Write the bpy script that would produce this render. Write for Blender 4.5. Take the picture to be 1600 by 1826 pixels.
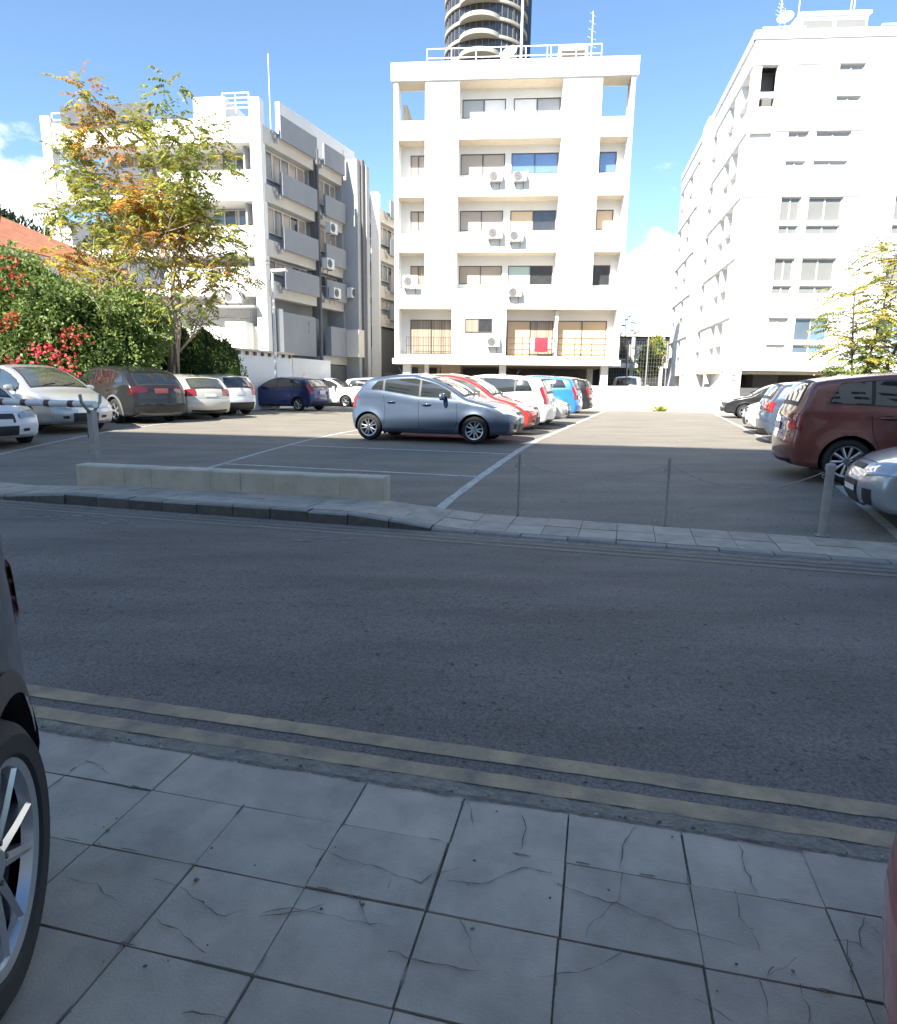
import bpy, bmesh, math, random
import numpy as np
from mathutils import Vector, Matrix
R = math.radians
rnd = random.Random(7)
for o in list(bpy.data.objects): bpy.data.objects.remove(o)
scn = bpy.context.scene
COL = scn.collection

# ------------------------------------------------------------------ camera, sky, sun, exposure
cam_d = bpy.data.cameras.new('camera'); cam = bpy.data.objects.new('camera', cam_d); COL.objects.link(cam)
PITCH, ROLL, EYE = R(11.2), R(.75), 1.5
fw = Vector((0, math.cos(PITCH), -math.sin(PITCH))); up0 = Vector((0, math.sin(PITCH), math.cos(PITCH))); rt0 = Vector((1, 0, 0))
rt = rt0*math.cos(ROLL)+up0*math.sin(ROLL); up = -rt0*math.sin(ROLL)+up0*math.cos(ROLL)
cam.matrix_world = Matrix(((rt.x, up.x, -fw.x, 0), (rt.y, up.y, -fw.y, 0), (rt.z, up.z, -fw.z, EYE), (0, 0, 0, 1)))
cam_d.sensor_fit = 'HORIZONTAL'; cam_d.sensor_width = 36; cam_d.lens = 36*1150/1600
cam_d.clip_start = .05; cam_d.clip_end = 5000
scn.camera = cam
scn.view_settings.view_transform = 'Standard'; scn.view_settings.look = 'None'
scn.view_settings.exposure = 1.85; scn.view_settings.gamma = 1
SUN_AZ, SUN_EL = 211, 40
sd = bpy.data.lights.new('sun', 'SUN'); sun = bpy.data.objects.new('sun', sd); COL.objects.link(sun)
sd.energy = 4.2; sd.angle = R(.5); sd.color = (1, .945, .85)
tosun = Vector((math.sin(R(SUN_AZ))*math.cos(R(SUN_EL)), math.cos(R(SUN_AZ))*math.cos(R(SUN_EL)), math.sin(R(SUN_EL))))
sun.rotation_euler = tosun.to_track_quat('Z', 'Y').to_euler(); sun.location = (0, -20, 60)

def pixdir(px, py):
    d = rt*((px-800)/1150)-up*((py-913)/1150)+fw
    return d.normalized()

world = bpy.data.worlds.new('World'); scn.world = world; world.use_nodes = True
nt = world.node_tree; nt.nodes.clear()
def N(t, **kw):
    n = nt.nodes.new(t)
    for k, v in kw.items(): setattr(n, k, v)
    return n
sky = N('ShaderNodeTexSky', sky_type='NISHITA'); sky.sun_disc = False
sky.sun_elevation = R(SUN_EL); sky.sun_rotation = R(SUN_AZ); sky.air_density = 1.0; sky.dust_density = .35; sky.ozone_density = 1.6; sky.altitude = 100
bg = N('ShaderNodeBackground'); bg.inputs[1].default_value = .075
out = N('ShaderNodeOutputWorld'); tc = N('ShaderNodeTexCoord')
no = N('ShaderNodeTexNoise'); no.inputs['Scale'].default_value = 9; no.inputs['Detail'].default_value = 8; no.inputs['Roughness'].default_value = .55
mp = N('ShaderNodeMapping'); mp.inputs['Scale'].default_value = (1, 1, 1.8)
nt.links.new(tc.outputs['Generated'], mp.inputs[0]); nt.links.new(mp.outputs[0], no.inputs['Vector'])
acc = None
for px, py, rad, st in ((-70, 410, .19, 1.9), (-300, 400, .30, 1.8), (40, 410, .11, 1.8), (1165, 465, .085, 1.4), (1205, 335, .05, .9), (1300, 470, .16, .9), (1500, 560, .24, .9), (1140, 600, .07, .7), (500, 700, .14, .8)):
    d = pixdir(px, py)
    vd = N('ShaderNodeVectorMath', operation='DISTANCE'); vd.inputs[1].default_value = d
    nt.links.new(tc.outputs['Generated'], vd.inputs[0])
    mr = N('ShaderNodeMapRange'); mr.inputs['From Min'].default_value = rad; mr.inputs['From Max'].default_value = 0
    mr.inputs['To Min'].default_value = 0; mr.inputs['To Max'].default_value = st
    nt.links.new(vd.outputs['Value'], mr.inputs['Value'])
    if acc is None: acc = mr.outputs[0]
    else:
        mx = N('ShaderNodeMath', operation='MAXIMUM'); nt.links.new(acc, mx.inputs[0]); nt.links.new(mr.outputs[0], mx.inputs[1]); acc = mx.outputs[0]
nm = N('ShaderNodeMath', operation='MULTIPLY'); nm.inputs[1].default_value = 2.6; nt.links.new(no.outputs['Fac'], nm.inputs[0])
ad = N('ShaderNodeMath', operation='ADD'); nt.links.new(acc, ad.inputs[0]); nt.links.new(nm.outputs[0], ad.inputs[1])
cr = N('ShaderNodeMapRange'); cr.interpolation_type = 'SMOOTHSTEP'; cr.inputs['From Min'].default_value = 1.78; cr.inputs['From Max'].default_value = 2.2
nt.links.new(ad.outputs[0], cr.inputs['Value'])
mixc = N('ShaderNodeMix', data_type='RGBA'); mixc.inputs[7].default_value = (6.5, 6.7, 7.0, 1)
SKYMUL = N('ShaderNodeMix', data_type='RGBA', blend_type='MULTIPLY'); SKYMUL.inputs[0].default_value = 1; SKYMUL.inputs[7].default_value = (.83, .935, 1, 1)
nt.links.new(sky.outputs[0], SKYMUL.inputs[6])
nt.links.new(cr.outputs[0], mixc.inputs[0]); nt.links.new(SKYMUL.outputs[2], mixc.inputs[6])
nt.links.new(mixc.outputs[2], bg.inputs[0]); nt.links.new(bg.outputs[0], out.inputs[0])

# ------------------------------------------------------------------ materials
MATS = {}
def mat(name, c, rough=.7, metal=0, var=.0, vscale=3, c2=None, bump=0, bscale=40, coat=0, spec=.5, island=0, trans=0, detail=6, stretch=None):
    """procedural principled material: base colour broken by noise, optional bump"""
    if name in MATS: return MATS[name]
    m = bpy.data.materials.new(name); m.use_nodes = True; t = m.node_tree
    b = t.nodes['Principled BSDF']; L = t.links
    b.inputs['Roughness'].default_value = rough; b.inputs['Metallic'].default_value = metal
    b.inputs['Coat Weight'].default_value = coat; b.inputs['Coat Roughness'].default_value = .04
    b.inputs['Specular IOR Level'].default_value = spec
    c = tuple(c)
    if c2 is None: c2 = tuple(x*(1-var) for x in c)
    co = t.nodes.new('ShaderNodeTexCoord'); src = co.outputs['Object']
    if stretch:
        mpn = t.nodes.new('ShaderNodeMapping'); mpn.inputs['Scale'].default_value = stretch; L.new(src, mpn.inputs[0]); src = mpn.outputs[0]
    n = t.nodes.new('ShaderNodeTexNoise'); n.inputs['Scale'].default_value = vscale; n.inputs['Detail'].default_value = detail; n.inputs['Roughness'].default_value = .62
    L.new(src, n.inputs['Vector'])
    r = t.nodes.new('ShaderNodeMapRange'); r.inputs['From Min'].default_value = .33; r.inputs['From Max'].default_value = .67
    L.new(n.outputs['Fac'], r.inputs['Value']); fac = r.outputs[0]
    if island:
        g = t.nodes.new('ShaderNodeNewGeometry'); mm = t.nodes.new('ShaderNodeMix'); mm.data_type = 'FLOAT'; mm.inputs[0].default_value = island
        L.new(fac, mm.inputs[2]); L.new(g.outputs['Random Per Island'], mm.inputs[3]); fac = mm.outputs[0]
    x = t.nodes.new('ShaderNodeMix'); x.data_type = 'RGBA'; x.inputs[6].default_value = c+(1,); x.inputs[7].default_value = tuple(c2)+(1,)
    L.new(fac, x.inputs[0]); L.new(x.outputs[2], b.inputs['Base Color'])
    if bump:
        n2 = t.nodes.new('ShaderNodeTexNoise'); n2.inputs['Scale'].default_value = bscale; n2.inputs['Detail'].default_value = 5; L.new(co.outputs['Object'], n2.inputs['Vector'])
        bp = t.nodes.new('ShaderNodeBump'); bp.inputs['Strength'].default_value = bump; bp.inputs['Distance'].default_value = .02
        L.new(n2.outputs['Fac'], bp.inputs['Height']); L.new(bp.outputs[0], b.inputs['Normal'])
    if trans:
        out_ = t.nodes['Material Output']; tl = t.nodes.new('ShaderNodeBsdfTranslucent'); L.new(x.outputs[2], tl.inputs[0])
        ms = t.nodes.new('ShaderNodeMixShader'); ms.inputs[0].default_value = trans
        L.new(b.outputs[0], ms.inputs[1]); L.new(tl.outputs[0], ms.inputs[2]); L.new(ms.outputs[0], out_.inputs[0])
    MATS[name] = m; return m

def asphalt(name, c, c2, big=.25, speck=.5, chips=.35, patch=(.35, .5)):
    """asphalt: large worn areas, fine aggregate, pale and dark chips, bump"""
    m = bpy.data.materials.new(name); m.use_nodes = True; t = m.node_tree; b = t.nodes['Principled BSDF']; L = t.links
    co = t.nodes.new('ShaderNodeTexCoord').outputs['Object']
    def noise(s, d=4, r=.6, st=None):
        n = t.nodes.new('ShaderNodeTexNoise'); n.inputs['Scale'].default_value = s; n.inputs['Detail'].default_value = d; n.inputs['Roughness'].default_value = r
        if st:
            mp_ = t.nodes.new('ShaderNodeMapping'); mp_.inputs['Scale'].default_value = st; mp_.inputs['Rotation'].default_value = (0, 0, R(15)); L.new(co, mp_.inputs[0]); L.new(mp_.outputs[0], n.inputs[0])
        else: L.new(co, n.inputs['Vector'])
        return n.outputs['Fac']
    def rng(v, a, z, lo=0, hi=1):
        r = t.nodes.new('ShaderNodeMapRange'); r.inputs[1].default_value = a; r.inputs[2].default_value = z; r.inputs[3].default_value = lo; r.inputs[4].default_value = hi; L.new(v, r.inputs[0]); return r.outputs[0]
    def mix(f, a, bb, bt='MIX'):
        x = t.nodes.new('ShaderNodeMix'); x.data_type = 'RGBA'; x.blend_type = bt
        if isinstance(f, float): x.inputs[0].default_value = f
        else: L.new(f, x.inputs[0])
        for i, v in ((6, a), (7, bb)):
            if isinstance(v, tuple): x.inputs[i].default_value = v+(1,)
            else: L.new(v, x.inputs[i])
        return x.outputs[2]
    base = mix(rng(noise(.55, 5, .6, (1, 3.2, 1)), .36, .66), c, c2)
    sp = rng(noise(70, 3, .75), .3, .7, 1-speck, 1+speck)
    cc = t.nodes.new('ShaderNodeCombineColor'); [L.new(sp, cc.inputs[i]) for i in range(3)]
    base = mix(1.0, base, cc.outputs[0], 'MULTIPLY')
    base = mix(rng(noise(26, 3, .7), .66, .74, 0, chips), base, (.30, .30, .29))
    base = mix(rng(noise(19, 4, .7), .385, .31, 0, .85), base, (.018, .019, .021))
    L.new(base, b.inputs['Base Color']); b.inputs['Roughness'].default_value = .82; b.inputs['Specular IOR Level'].default_value = .35
    bp = t.nodes.new('ShaderNodeBump'); bp.inputs['Strength'].default_value = .55; bp.inputs['Distance'].default_value = .008
    L.new(noise(95, 3, .7), bp.inputs['Height']); L.new(bp.outputs[0], b.inputs['Normal'])
    MATS[name] = m; return m

M_road = asphalt('road_asphalt', (.115, .106, .096), (.165, .153, .138))
M_lot = asphalt('lot_asphalt', (.175, .158, .13), (.235, .213, .178), speck=.35, chips=.3)
M_ground = mat('dry_earth', (.22, .19, .15), .95, var=.3, vscale=.4, bump=.4, bscale=8)
M_slab = mat('slab_concrete', (.50, .445, .36), .9, c2=(.27, .245, .205), vscale=4.5, bump=.14, bscale=130, island=.4, detail=10)
M_joint = mat('joint_dirt', (.17, .155, .13), .95, var=.5, vscale=30, bump=.6, bscale=90)
M_kerb = mat('kerb_concrete', (.30, .295, .28), .9, c2=(.2, .195, .18), vscale=7, bump=.3, bscale=50, island=.35)
M_kerbdark = mat('kerb_concrete_dark', (.13, .125, .115), .9, c2=(.06, .06, .056), vscale=9, bump=.3, bscale=50, island=.4)  # darker concrete for the faces of raised kerb stones
M_barrier = mat('barrier_block', (.56, .53, .45), .9, c2=(.40, .37, .28), vscale=4, bump=.3, bscale=45, island=.3)
M_yellow = mat('worn_yellow_paint', (.42, .325, .20), .85, c2=(.19, .165, .13), vscale=6, detail=9, bump=.2, bscale=60)
M_yellowfar = mat('worn_yellow_far', (.235, .21, .155), .85, c2=(.16, .148, .125), vscale=9)
M_whiteline = mat('worn_white_paint', (.55, .55, .52), .8, c2=(.33, .33, .31), vscale=7)
M_crack = mat('crack_dark', (.19, .172, .145), .95, c2=(.08, .073, .062), vscale=30)
M_dust = mat('gutter_dust', (.27, .245, .20), .95, c2=(.15, .14, .12), vscale=16, bump=.5, bscale=60)
M_white = mat('white_render', (.82, .81, .78), .85, c2=(.76, .745, .71), vscale=.7, bump=.08, bscale=30)
M_whiteR = mat('white_paint_wall', (.83, .83, .82), .85, c2=(.78, .78, .77), vscale=.6, bump=.06, bscale=30)
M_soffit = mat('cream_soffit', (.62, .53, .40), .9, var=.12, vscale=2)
M_cream = mat('cream_band', (.66, .61, .54), .88, c2=(.57, .53, .47), vscale=.9)
M_greyp = mat('grey_panel', (.30, .31, .33), .8, c2=(.26, .27, .285), vscale=.8)
M_greyl = mat('light_grey_wall', (.42, .43, .44), .85, var=.08, vscale=1)
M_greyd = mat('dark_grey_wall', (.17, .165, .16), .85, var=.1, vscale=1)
M_dark = mat('dark_opening', (.035, .034, .032), .8, var=.2)
M_frame = mat('dark_window_frame', (.10, .085, .075), .5, var=.1)
M_frameg = mat('grey_window_frame', (.55, .55, .55), .5, var=.05)
def glassy(name, c, rough=.05, var=.1, coat=1., vscale=1.5): return mat(name, c, .5, var=var, vscale=vscale, coat=coat, spec=.5)
M_glass = mat('window_glass', (.10, .13, .18), .04, spec=1., var=.3, vscale=1.2)
M_glassd = mat('dark_window_glass', (.05, .05, .055), .05, spec=.9, var=.3)
M_sky = mat('sky_reflecting_glass', (.16, .25, .42), .03, metal=.25, spec=1., var=.15, vscale=.7)
M_blind = glassy('beige_blind', (.42, .34, .26), var=.08)
M_tan = glassy('tan_blind', (.66, .47, .28), var=.06)
M_blindshade = glassy('grey_blind_and_shade', (.19, .19, .175), var=.1)  # grey blinds; also painted shade on the right block's side panes
M_green = glassy('green_curtain', (.42, .52, .46), var=.08)
M_cur = mat('striped_curtain', (.40, .34, .26), .8, c2=(.15, .12, .09), vscale=2.2, stretch=(9, 1, .02), coat=.6)
M_ac = mat('air_conditioner_white', (.72, .71, .67), .5, var=.06)
M_metal = mat('galvanised_steel', (.33, .34, .35), .5, metal=.4, var=.2, vscale=12)
M_rail = mat('white_rail', (.75, .75, .74), .5, var=.05)
M_brown = mat('brown_rail', (.06, .04, .03), .5, var=.1)
M_red = mat('red_cloth', (.55, .03, .05), .85, var=.25, vscale=6)
M_whitecloth = mat('white_cloth', (.75, .74, .7), .85, var=.1)
M_tile = mat('terracotta_tile', (.40, .16, .08), .85, c2=(.27, .10, .055), vscale=2.5, bump=.4, bscale=14)
M_tar = mat('dark_tar_edge', (.05, .05, .05), .85, var=.3)
M_bark = mat('pale_bark', (.44, .37, .28), .9, c2=(.27, .22, .165), vscale=9, bump=.5, bscale=25)
M_barkd = mat('dark_bark', (.10, .08, .06), .9, var=.4, vscale=9, bump=.5, bscale=25)
def leaf(name, c, c2, tr=.25): return mat(name, c, .55, c2=c2, vscale=2.5, island=.75, trans=tr, spec=.35)
L_yg = leaf('leaf_yellow_green', (.46, .42, .09), (.24, .27, .06), .4)
L_ye = leaf('leaf_yellow', (.60, .45, .07), (.42, .34, .07), .4)
L_or = leaf('leaf_orange', (.55, .27, .06), (.40, .18, .05), .4)
L_gr = leaf('leaf_green', (.14, .20, .045), (.22, .28, .07), .35)
L_bg = leaf('leaf_bougainvillea', (.12, .19, .05), (.21, .29, .09), .3)
L_dk = leaf('leaf_dark_hedge', (.035, .06, .025), (.06, .09, .03), .15)
L_pine = leaf('leaf_pine', (.03, .055, .028), (.05, .08, .035), .1)
L_fl = leaf('flower_red', (.60, .05, .08), (.48, .08, .08), .3)
L_flo = leaf('flower_orange_red', (.50, .10, .05), (.38, .05, .04), .3)
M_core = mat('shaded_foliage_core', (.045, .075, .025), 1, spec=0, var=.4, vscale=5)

# ------------------------------------------------------------------ builders
class MB:
    """collects shapes with material slots; build() links ONE mesh object"""
    def __init__(s, T=None): s.v = []; s.f = []; s.m = []; s.mats = []; s.T = T or Matrix()
    def mi(s, m):
        if m not in s.mats: s.mats.append(m)
        return s.mats.index(m)
    def add(s, vs, fs, m):
        b = len(s.v); k = s.mi(m)
        s.v += [tuple(s.T @ Vector(p)) for p in vs]
        for f in fs: s.f.append(tuple(b+i for i in f)); s.m.append(k)
    def box(s, x0, x1, y0, y1, z0, z1, m, T=None, bev=0):
        P = [(x0,y0,z0),(x1,y0,z0),(x1,y1,z0),(x0,y1,z0),(x0,y0,z1),(x1,y0,z1),(x1,y1,z1),(x0,y1,z1)]
        if T is not None: P = [tuple(T @ Vector(p)) for p in P]
        s.add(P, [(0,3,2,1),(4,5,6,7),(0,1,5,4),(1,2,6,5),(2,3,7,6),(3,0,4,7)], m)
    def quad(s, a, b, c, d, m): s.add([a,b,c,d], [(0,1,2,3)], m)
    def tube(s, pts, rad, m, n=8, cap=True):
        pts = [Vector(p) for p in pts]; rs = rad if isinstance(rad, (list, tuple)) else [rad]*len(pts)
        vs = []; fs = []
        ref = None
        for i, p in enumerate(pts):
            d = (pts[min(i+1, len(pts)-1)]-pts[max(i-1, 0)]).normalized()
            if ref is None: ref = Vector((0,0,1)) if abs(d.z) < .9 else Vector((1,0,0))
            a = d.cross(ref).normalized(); b_ = a.cross(d).normalized(); ref = b_
            for k in range(n):
                t = 2*math.pi*k/n; vs.append(tuple(p+(a*math.cos(t)+b_*math.sin(t))*rs[i]))
        for i in range(len(pts)-1):
            for k in range(n): fs.append((i*n+k, i*n+(k+1)%n, (i+1)*n+(k+1)%n, (i+1)*n+k))
        if cap: fs.append(tuple(range(n))[::-1]); fs.append(tuple((len(pts)-1)*n+k for k in range(n)))
        s.add(vs, fs, m)
    def lathe(s, prof, m, n=28, axis='z', c=(0,0,0), close=False):
        """prof = [(radius, height)]"""
        vs = []; fs = []
        for r, h in prof:
            for k in range(n):
                t = 2*math.pi*k/n; x, y = r*math.cos(t), r*math.sin(t)
                p = (x, y, h) if axis == 'z' else (x, h, y)
                vs.append((p[0]+c[0], p[1]+c[1], p[2]+c[2]))
        for i in range(len(prof)-1):
            for k in range(n): fs.append((i*n+k, i*n+(k+1)%n, (i+1)*n+(k+1)%n, (i+1)*n+k))
        s.add(vs, fs, m)
    def facade(s, x0, x1, z0, z1, holes, y0, depth, m, mr=None, edge=False):
        """wall face at y0 with rectangular holes (x0,x1,z0,z1) and reveals of the given depth"""
        mr = mr or m
        xs = sorted(set([x0, x1]+[h[0] for h in holes]+[h[1] for h in holes])); xs = [x for x in xs if x0-1e-6 <= x <= x1+1e-6]
        zs = sorted(set([z0, z1]+[h[2] for h in holes]+[h[3] for h in holes])); zs = [z for z in zs if z0-1e-6 <= z <= z1+1e-6]
        def hole(x, z): return any(h[0] < x < h[1] and h[2] < z < h[3] for h in holes)
        for j in range(len(zs)-1):
            i = 0
            while i < len(xs)-1:
                zc = (zs[j]+zs[j+1])/2
                if hole((xs[i]+xs[i+1])/2, zc): i += 1; continue
                k = i
                while k < len(xs)-1 and not hole((xs[k]+xs[k+1])/2, zc): k += 1
                s.quad((xs[i],y0,zs[j]),(xs[k],y0,zs[j]),(xs[k],y0,zs[j+1]),(xs[i],y0,zs[j+1]), m); i = k
        for a, b, c, d in holes:
            y1 = y0+depth
            s.quad((a,y0,c),(a,y0,d),(a,y1,d),(a,y1,c), mr); s.quad((b,y0,d),(b,y0,c),(b,y1,c),(b,y1,d), mr)
            s.quad((a,y0,d),(b,y0,d),(b,y1,d),(a,y1,d), mr); s.quad((b,y0,c),(a,y0,c),(a,y1,c),(b,y1,c), mr)
    def build(s, name, parent=None, smooth=False, angle=None):
        me = bpy.data.meshes.new(name); me.from_pydata(s.v, [], s.f)
        for m in s.mats: me.materials.append(m)
        me.polygons.foreach_set('material_index', s.m)
        if smooth: me.polygons.foreach_set('use_smooth', [True]*len(s.f))
        me.update()
        if smooth and angle: me.set_sharp_from_angle(angle=R(angle))
        o = bpy.data.objects.new(name, me); COL.objects.link(o)
        if parent is not None: o.parent = parent
        return o
def tag(o, label=None, cat=None, group=None, kind=None):
    for k, v in (('label', label), ('category', cat), ('group', group), ('kind', kind)):
        if v: o[k] = v
    return o
def empty(name, loc, rz=0, label=None, cat=None, group=None):
    o = bpy.data.objects.new(name, None); COL.objects.link(o); o.location = loc; o.rotation_euler = (0, 0, rz); o.empty_display_size = .3
    return tag(o, label, cat, group)
def copy_tree(o, parent=None):
    c = o.copy(); COL.objects.link(c)
    if parent is not None: c.parent = parent
    for ch in [x for x in bpy.data.objects if x.parent == o]: copy_tree(ch, c)
    return c
def fr(a):          # frame: u across (az a+90), v away (az a)
    a = R(a); c, s = math.cos(a), math.sin(a)
    return lambda u, v, z=0: (u*c+v*s, -u*s+v*c, z)
LOT, ROAD, NEAR = fr(17.7), fr(15.), fr(13.)
def interp(x, pts):
    if x <= pts[0][0]: return pts[0][1]
    for (a, b), (c, d) in zip(pts, pts[1:]):
        if x <= c: return b+(d-b)*(x-a)/(c-a)
    return pts[-1][1]
ZL = [(7.3, -.15), (7.9, -.085), (8.3, -.05), (9.2, .01), (11, .12), (13, .21), (15, .25), (60, .25)]
def lot_z(x, y): return interp(x*math.sin(R(17.7))+y*math.cos(R(17.7)), ZL)

# ------------------------------------------------------------------ setting
def sheet(name, F, us, vs, zf, m, kind='structure'):
    b = MB(); P = [F(u, v, zf(u, v)) for v in vs for u in us]; n = len(us)
    b.add(P, [(j*n+i, j*n+i+1, (j+1)*n+i+1, (j+1)*n+i) for j in range(len(vs)-1) for i in range(n-1)], m)
    return tag(b.build(name, smooth=True), kind=kind)
sheet('ground', LOT, [-1500, -300, -60, -30, 0, 30, 60, 300, 1500], [-1500, -300, -40, 0, 6, 8.2, 9.2, 11, 13, 15, 40, 80, 300, 2500],
      lambda u, v: -.22 if v < 8.1 else interp(v, ZL)-.05, M_ground)
sheet('road', ROAD, [-120, -20, -10, -5, 0, 5, 10, 20, 120], [1.2, 2.2, 3.5, 4.6, 5.6, 6.3, 6.75], lambda u, v: interp(v, [(1.2, -.045), (2.2, -.04), (4.4, -.03), (6.75, -.105)]), M_road)
lot_vs = [7.2, 7.5, 7.9, 8.3, 8.7, 9.2, 10, 11, 12, 13, 14, 15, 20, 28, 36.3]
sheet('parking_lot', LOT, [-32, -20, -14, -10, -6, -2, 2, 6, 14], lot_vs, lambda u, v: interp(v, ZL), M_lot)

def line(name, pts, w, zf, m, off=.004, jit=.0, closed=False, steps=.5):
    """flat painted strip following pts on the ground, laid 4 mm above it"""
    b = MB(); L_ = []; Rr = []
    dense = []
    for p, q in zip(pts, pts[1:]):
        n = max(1, int((Vector(q)-Vector(p)).length/steps)); dense += [tuple(Vector(p).lerp(Vector(q), i/n)) for i in range(n)]
    dense.append(pts[-1])
    for i, p in enumerate(dense):
        d = Vector(dense[min(i+1, len(dense)-1)])-Vector(dense[max(i-1, 0)]); d.normalize(); nn = Vector((-d.y, d.x))
        h1 = w/2*(1+rnd.uniform(-jit, jit)); h2 = w/2*(1+rnd.uniform(-jit, jit))
        a = Vector(p)+nn*h1; c = Vector(p)-nn*h2
        L_.append((a.x, a.y, zf(a.x, a.y)+off)); Rr.append((c.x, c.y, zf(c.x, c.y)+off))
    k = len(L_); b.add(L_+Rr, [(k+i, k+i+1, i+1, i) for i in range(k-1)], m)
    return b
def xy(F, u, v): return F(u, v)[:2]
def road_z(x, y):
    v = x*math.sin(R(15))+y*math.cos(R(15)); return interp(v, [(1.2, -.045), (2.2, -.04), (4.4, -.03), (6.75, -.105)])
for v, w, F, m in ((2.287, .092, NEAR, M_yellow), (2.455, .095, NEAR, M_yellow), (6.42, .075, ROAD, M_yellowfar), (6.24, .075, ROAD, M_yellowfar)):
    tag(line('yellow_line', [xy(F, -40, v), xy(F, 30, v)], w, road_z, m, off=.003, jit=.09, steps=.09).build('yellow_line'), kind='structure')
tag(line('gutter_dust', [xy(NEAR, -12, 2.17), xy(NEAR, 10, 2.17)], .15, road_z, M_dust, off=.0018, jit=.3, steps=.09).build('gutter_dust'), kind='structure')
tag(line('gutter_dust', [xy(ROAD, -14, 6.60), xy(ROAD, 12, 6.60)], .14, road_z, M_dust, off=.0018, jit=.35, steps=.12).build('gutter_dust'), kind='structure')
# bay markings
bl = MB()
def bay(p, q, w=.1):
    l = line('x', [xy(LOT, *p), xy(LOT, *q)], w, lot_z, M_whiteline, off=.005, jit=.12, steps=.3); bl.add(l.v, l.f, M_whiteline)
bay((-2.62, 7.75), (-2.62, 35.5), .13); bay((2.62, 7.75), (2.62, 35.9), .12)
bay((-7.35, 8.9), (-8.6, 35), .09)
for k in range(11):
    v = 9.85+2.42*k
    bay((-2.7, v+.05), (-7.4-.05*k, v-.1), .08); bay((2.7, v-.2), (7.5, v-.4), .08)
l = line('x', [(-8.95, 11.8), (-8.75, 15.2), (-8.5, 17.5), (-8.1, 24), (-7.2, 31), (-6, 38)], .1, lot_z, M_whiteline, off=.006, jit=.12); bl.add(l.v, l.f, M_whiteline)
tag(bl.build('bay_markings'), kind='structure')

# near pavement: individual slabs
NB = MB(); rows = [2.10, 1.852, 1.556, 1.25, .944, .638, .332, .026, -.28, -.586, -.892, -1.2, -1.5]
pv = random.Random(3)
for j in range(len(rows)-1):
    k0 = -26
    for k in range(k0, 22):
        a, c = -.03+.38*k, -.03+.38*(k+1); g_ = .0034
        v1, v0 = rows[j], rows[j+1]
        dz = [pv.uniform(-.003, .003) for _ in range(4)]; o_ = pv.uniform(-.002, .002)
        ja = pv.uniform(-.003, .003)
        P = [(a+g_+ja, v0+g_), (c-g_+ja, v0+g_), (c-g_+ja, v1-g_), (a+g_+ja, v1-g_)]
        top = [NEAR(u+pv.uniform(-.0012, .0012), v+pv.uniform(-.0012, .0012), dz[i]+o_) for i, (u, v) in enumerate(P)]
        e = .006
        Q = [(P[0][0]-.001, P[0][1]-.001), (P[1][0]+.001, P[1][1]-.001), (P[2][0]+.001, P[2][1]+.001), (P[3][0]-.001, P[3][1]+.001)]
        bot = [NEAR(u, v, -.010) for u, v in Q]; bt2 = [NEAR(u, v, -.07) for u, v in Q]
        NB.add(top+bot+bt2, [(0,1,2,3),(4,5,1,0),(5,6,2,1),(6,7,3,2),(7,4,0,3),(8,9,5,4),(9,10,6,5),(10,11,7,6),(11,8,4,7)], M_slab)
tag(NB.build('pavement'), kind='structure')
jb = MB(); jb.quad(NEAR(-12, -4.5, -.007), NEAR(10, -4.5, -.007), NEAR(10, 2.088, -.007), NEAR(-12, 2.088, -.007), M_joint)
tag(jb.build('pavement_bed'), kind='structure')
# cracks traced on the slabs (u, v in the pavement frame)
def g0(px, py, z=0):
    d = rt*((px-800)/1150)-up*((py-913)/1150)+fw; t = (z-EYE)/d.z; return (d.x*t, d.y*t)
CR = [[(1,0),]]
cracks = [[(545,1510),(620,1535),(690,1555),(750,1580),(775,1560),(820,1550)], [(640,1600),(655,1650)], [(690,1590),(700,1570)], [(470,1630),(520,1625),(605,1640),(660,1650),(690,1655)],
 [(460,1640),(540,1625),(580,1615)], [(275,1570),(330,1590),(400,1640),(440,1625)], [(280,1640),(340,1680),(370,1705)], [(820,1640),(835,1680),(855,1725)], [(690,1700),(760,1720),(860,1735)],
 [(800,1575),(860,1580),(930,1550),(985,1560)], [(995,1580),(1050,1600),(1100,1615),(1165,1640),(1230,1665),(1320,1690)], [(1110,1560),(1105,1610),(1060,1645),(1045,1675)],
 [(1310,1590),(1320,1640),(1350,1675),(1355,1700)], [(1240,1785),(1320,1830)], [(1355,1745),(1368,1790),(1370,1830)], [(1425,1760),(1440,1800),(1440,1830)], [(1320,1510),(1325,1545),(1350,1600)],
 [(1540,1640),(1530,1690),(1550,1710)], [(1485,1680),(1530,1685),(1560,1710)], [(1545,1650),(1590,1690)], [(1130,1475),(1110,1510),(1105,1555)], [(930,1455),(940,1480),(925,1520)],
 [(320,1810),(380,1812),(420,1830)], [(120,1570),(170,1580),(210,1610)], [(155,1358),(180,1370),(195,1385)], [(1105,1700),(1050,1735),(960,1745)], [(835,1430),(845,1480)], [(1380,1725),(1370,1745),(1420,1710)], [(1510,1680),(1520,1780)]]
cb = MB()
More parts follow.
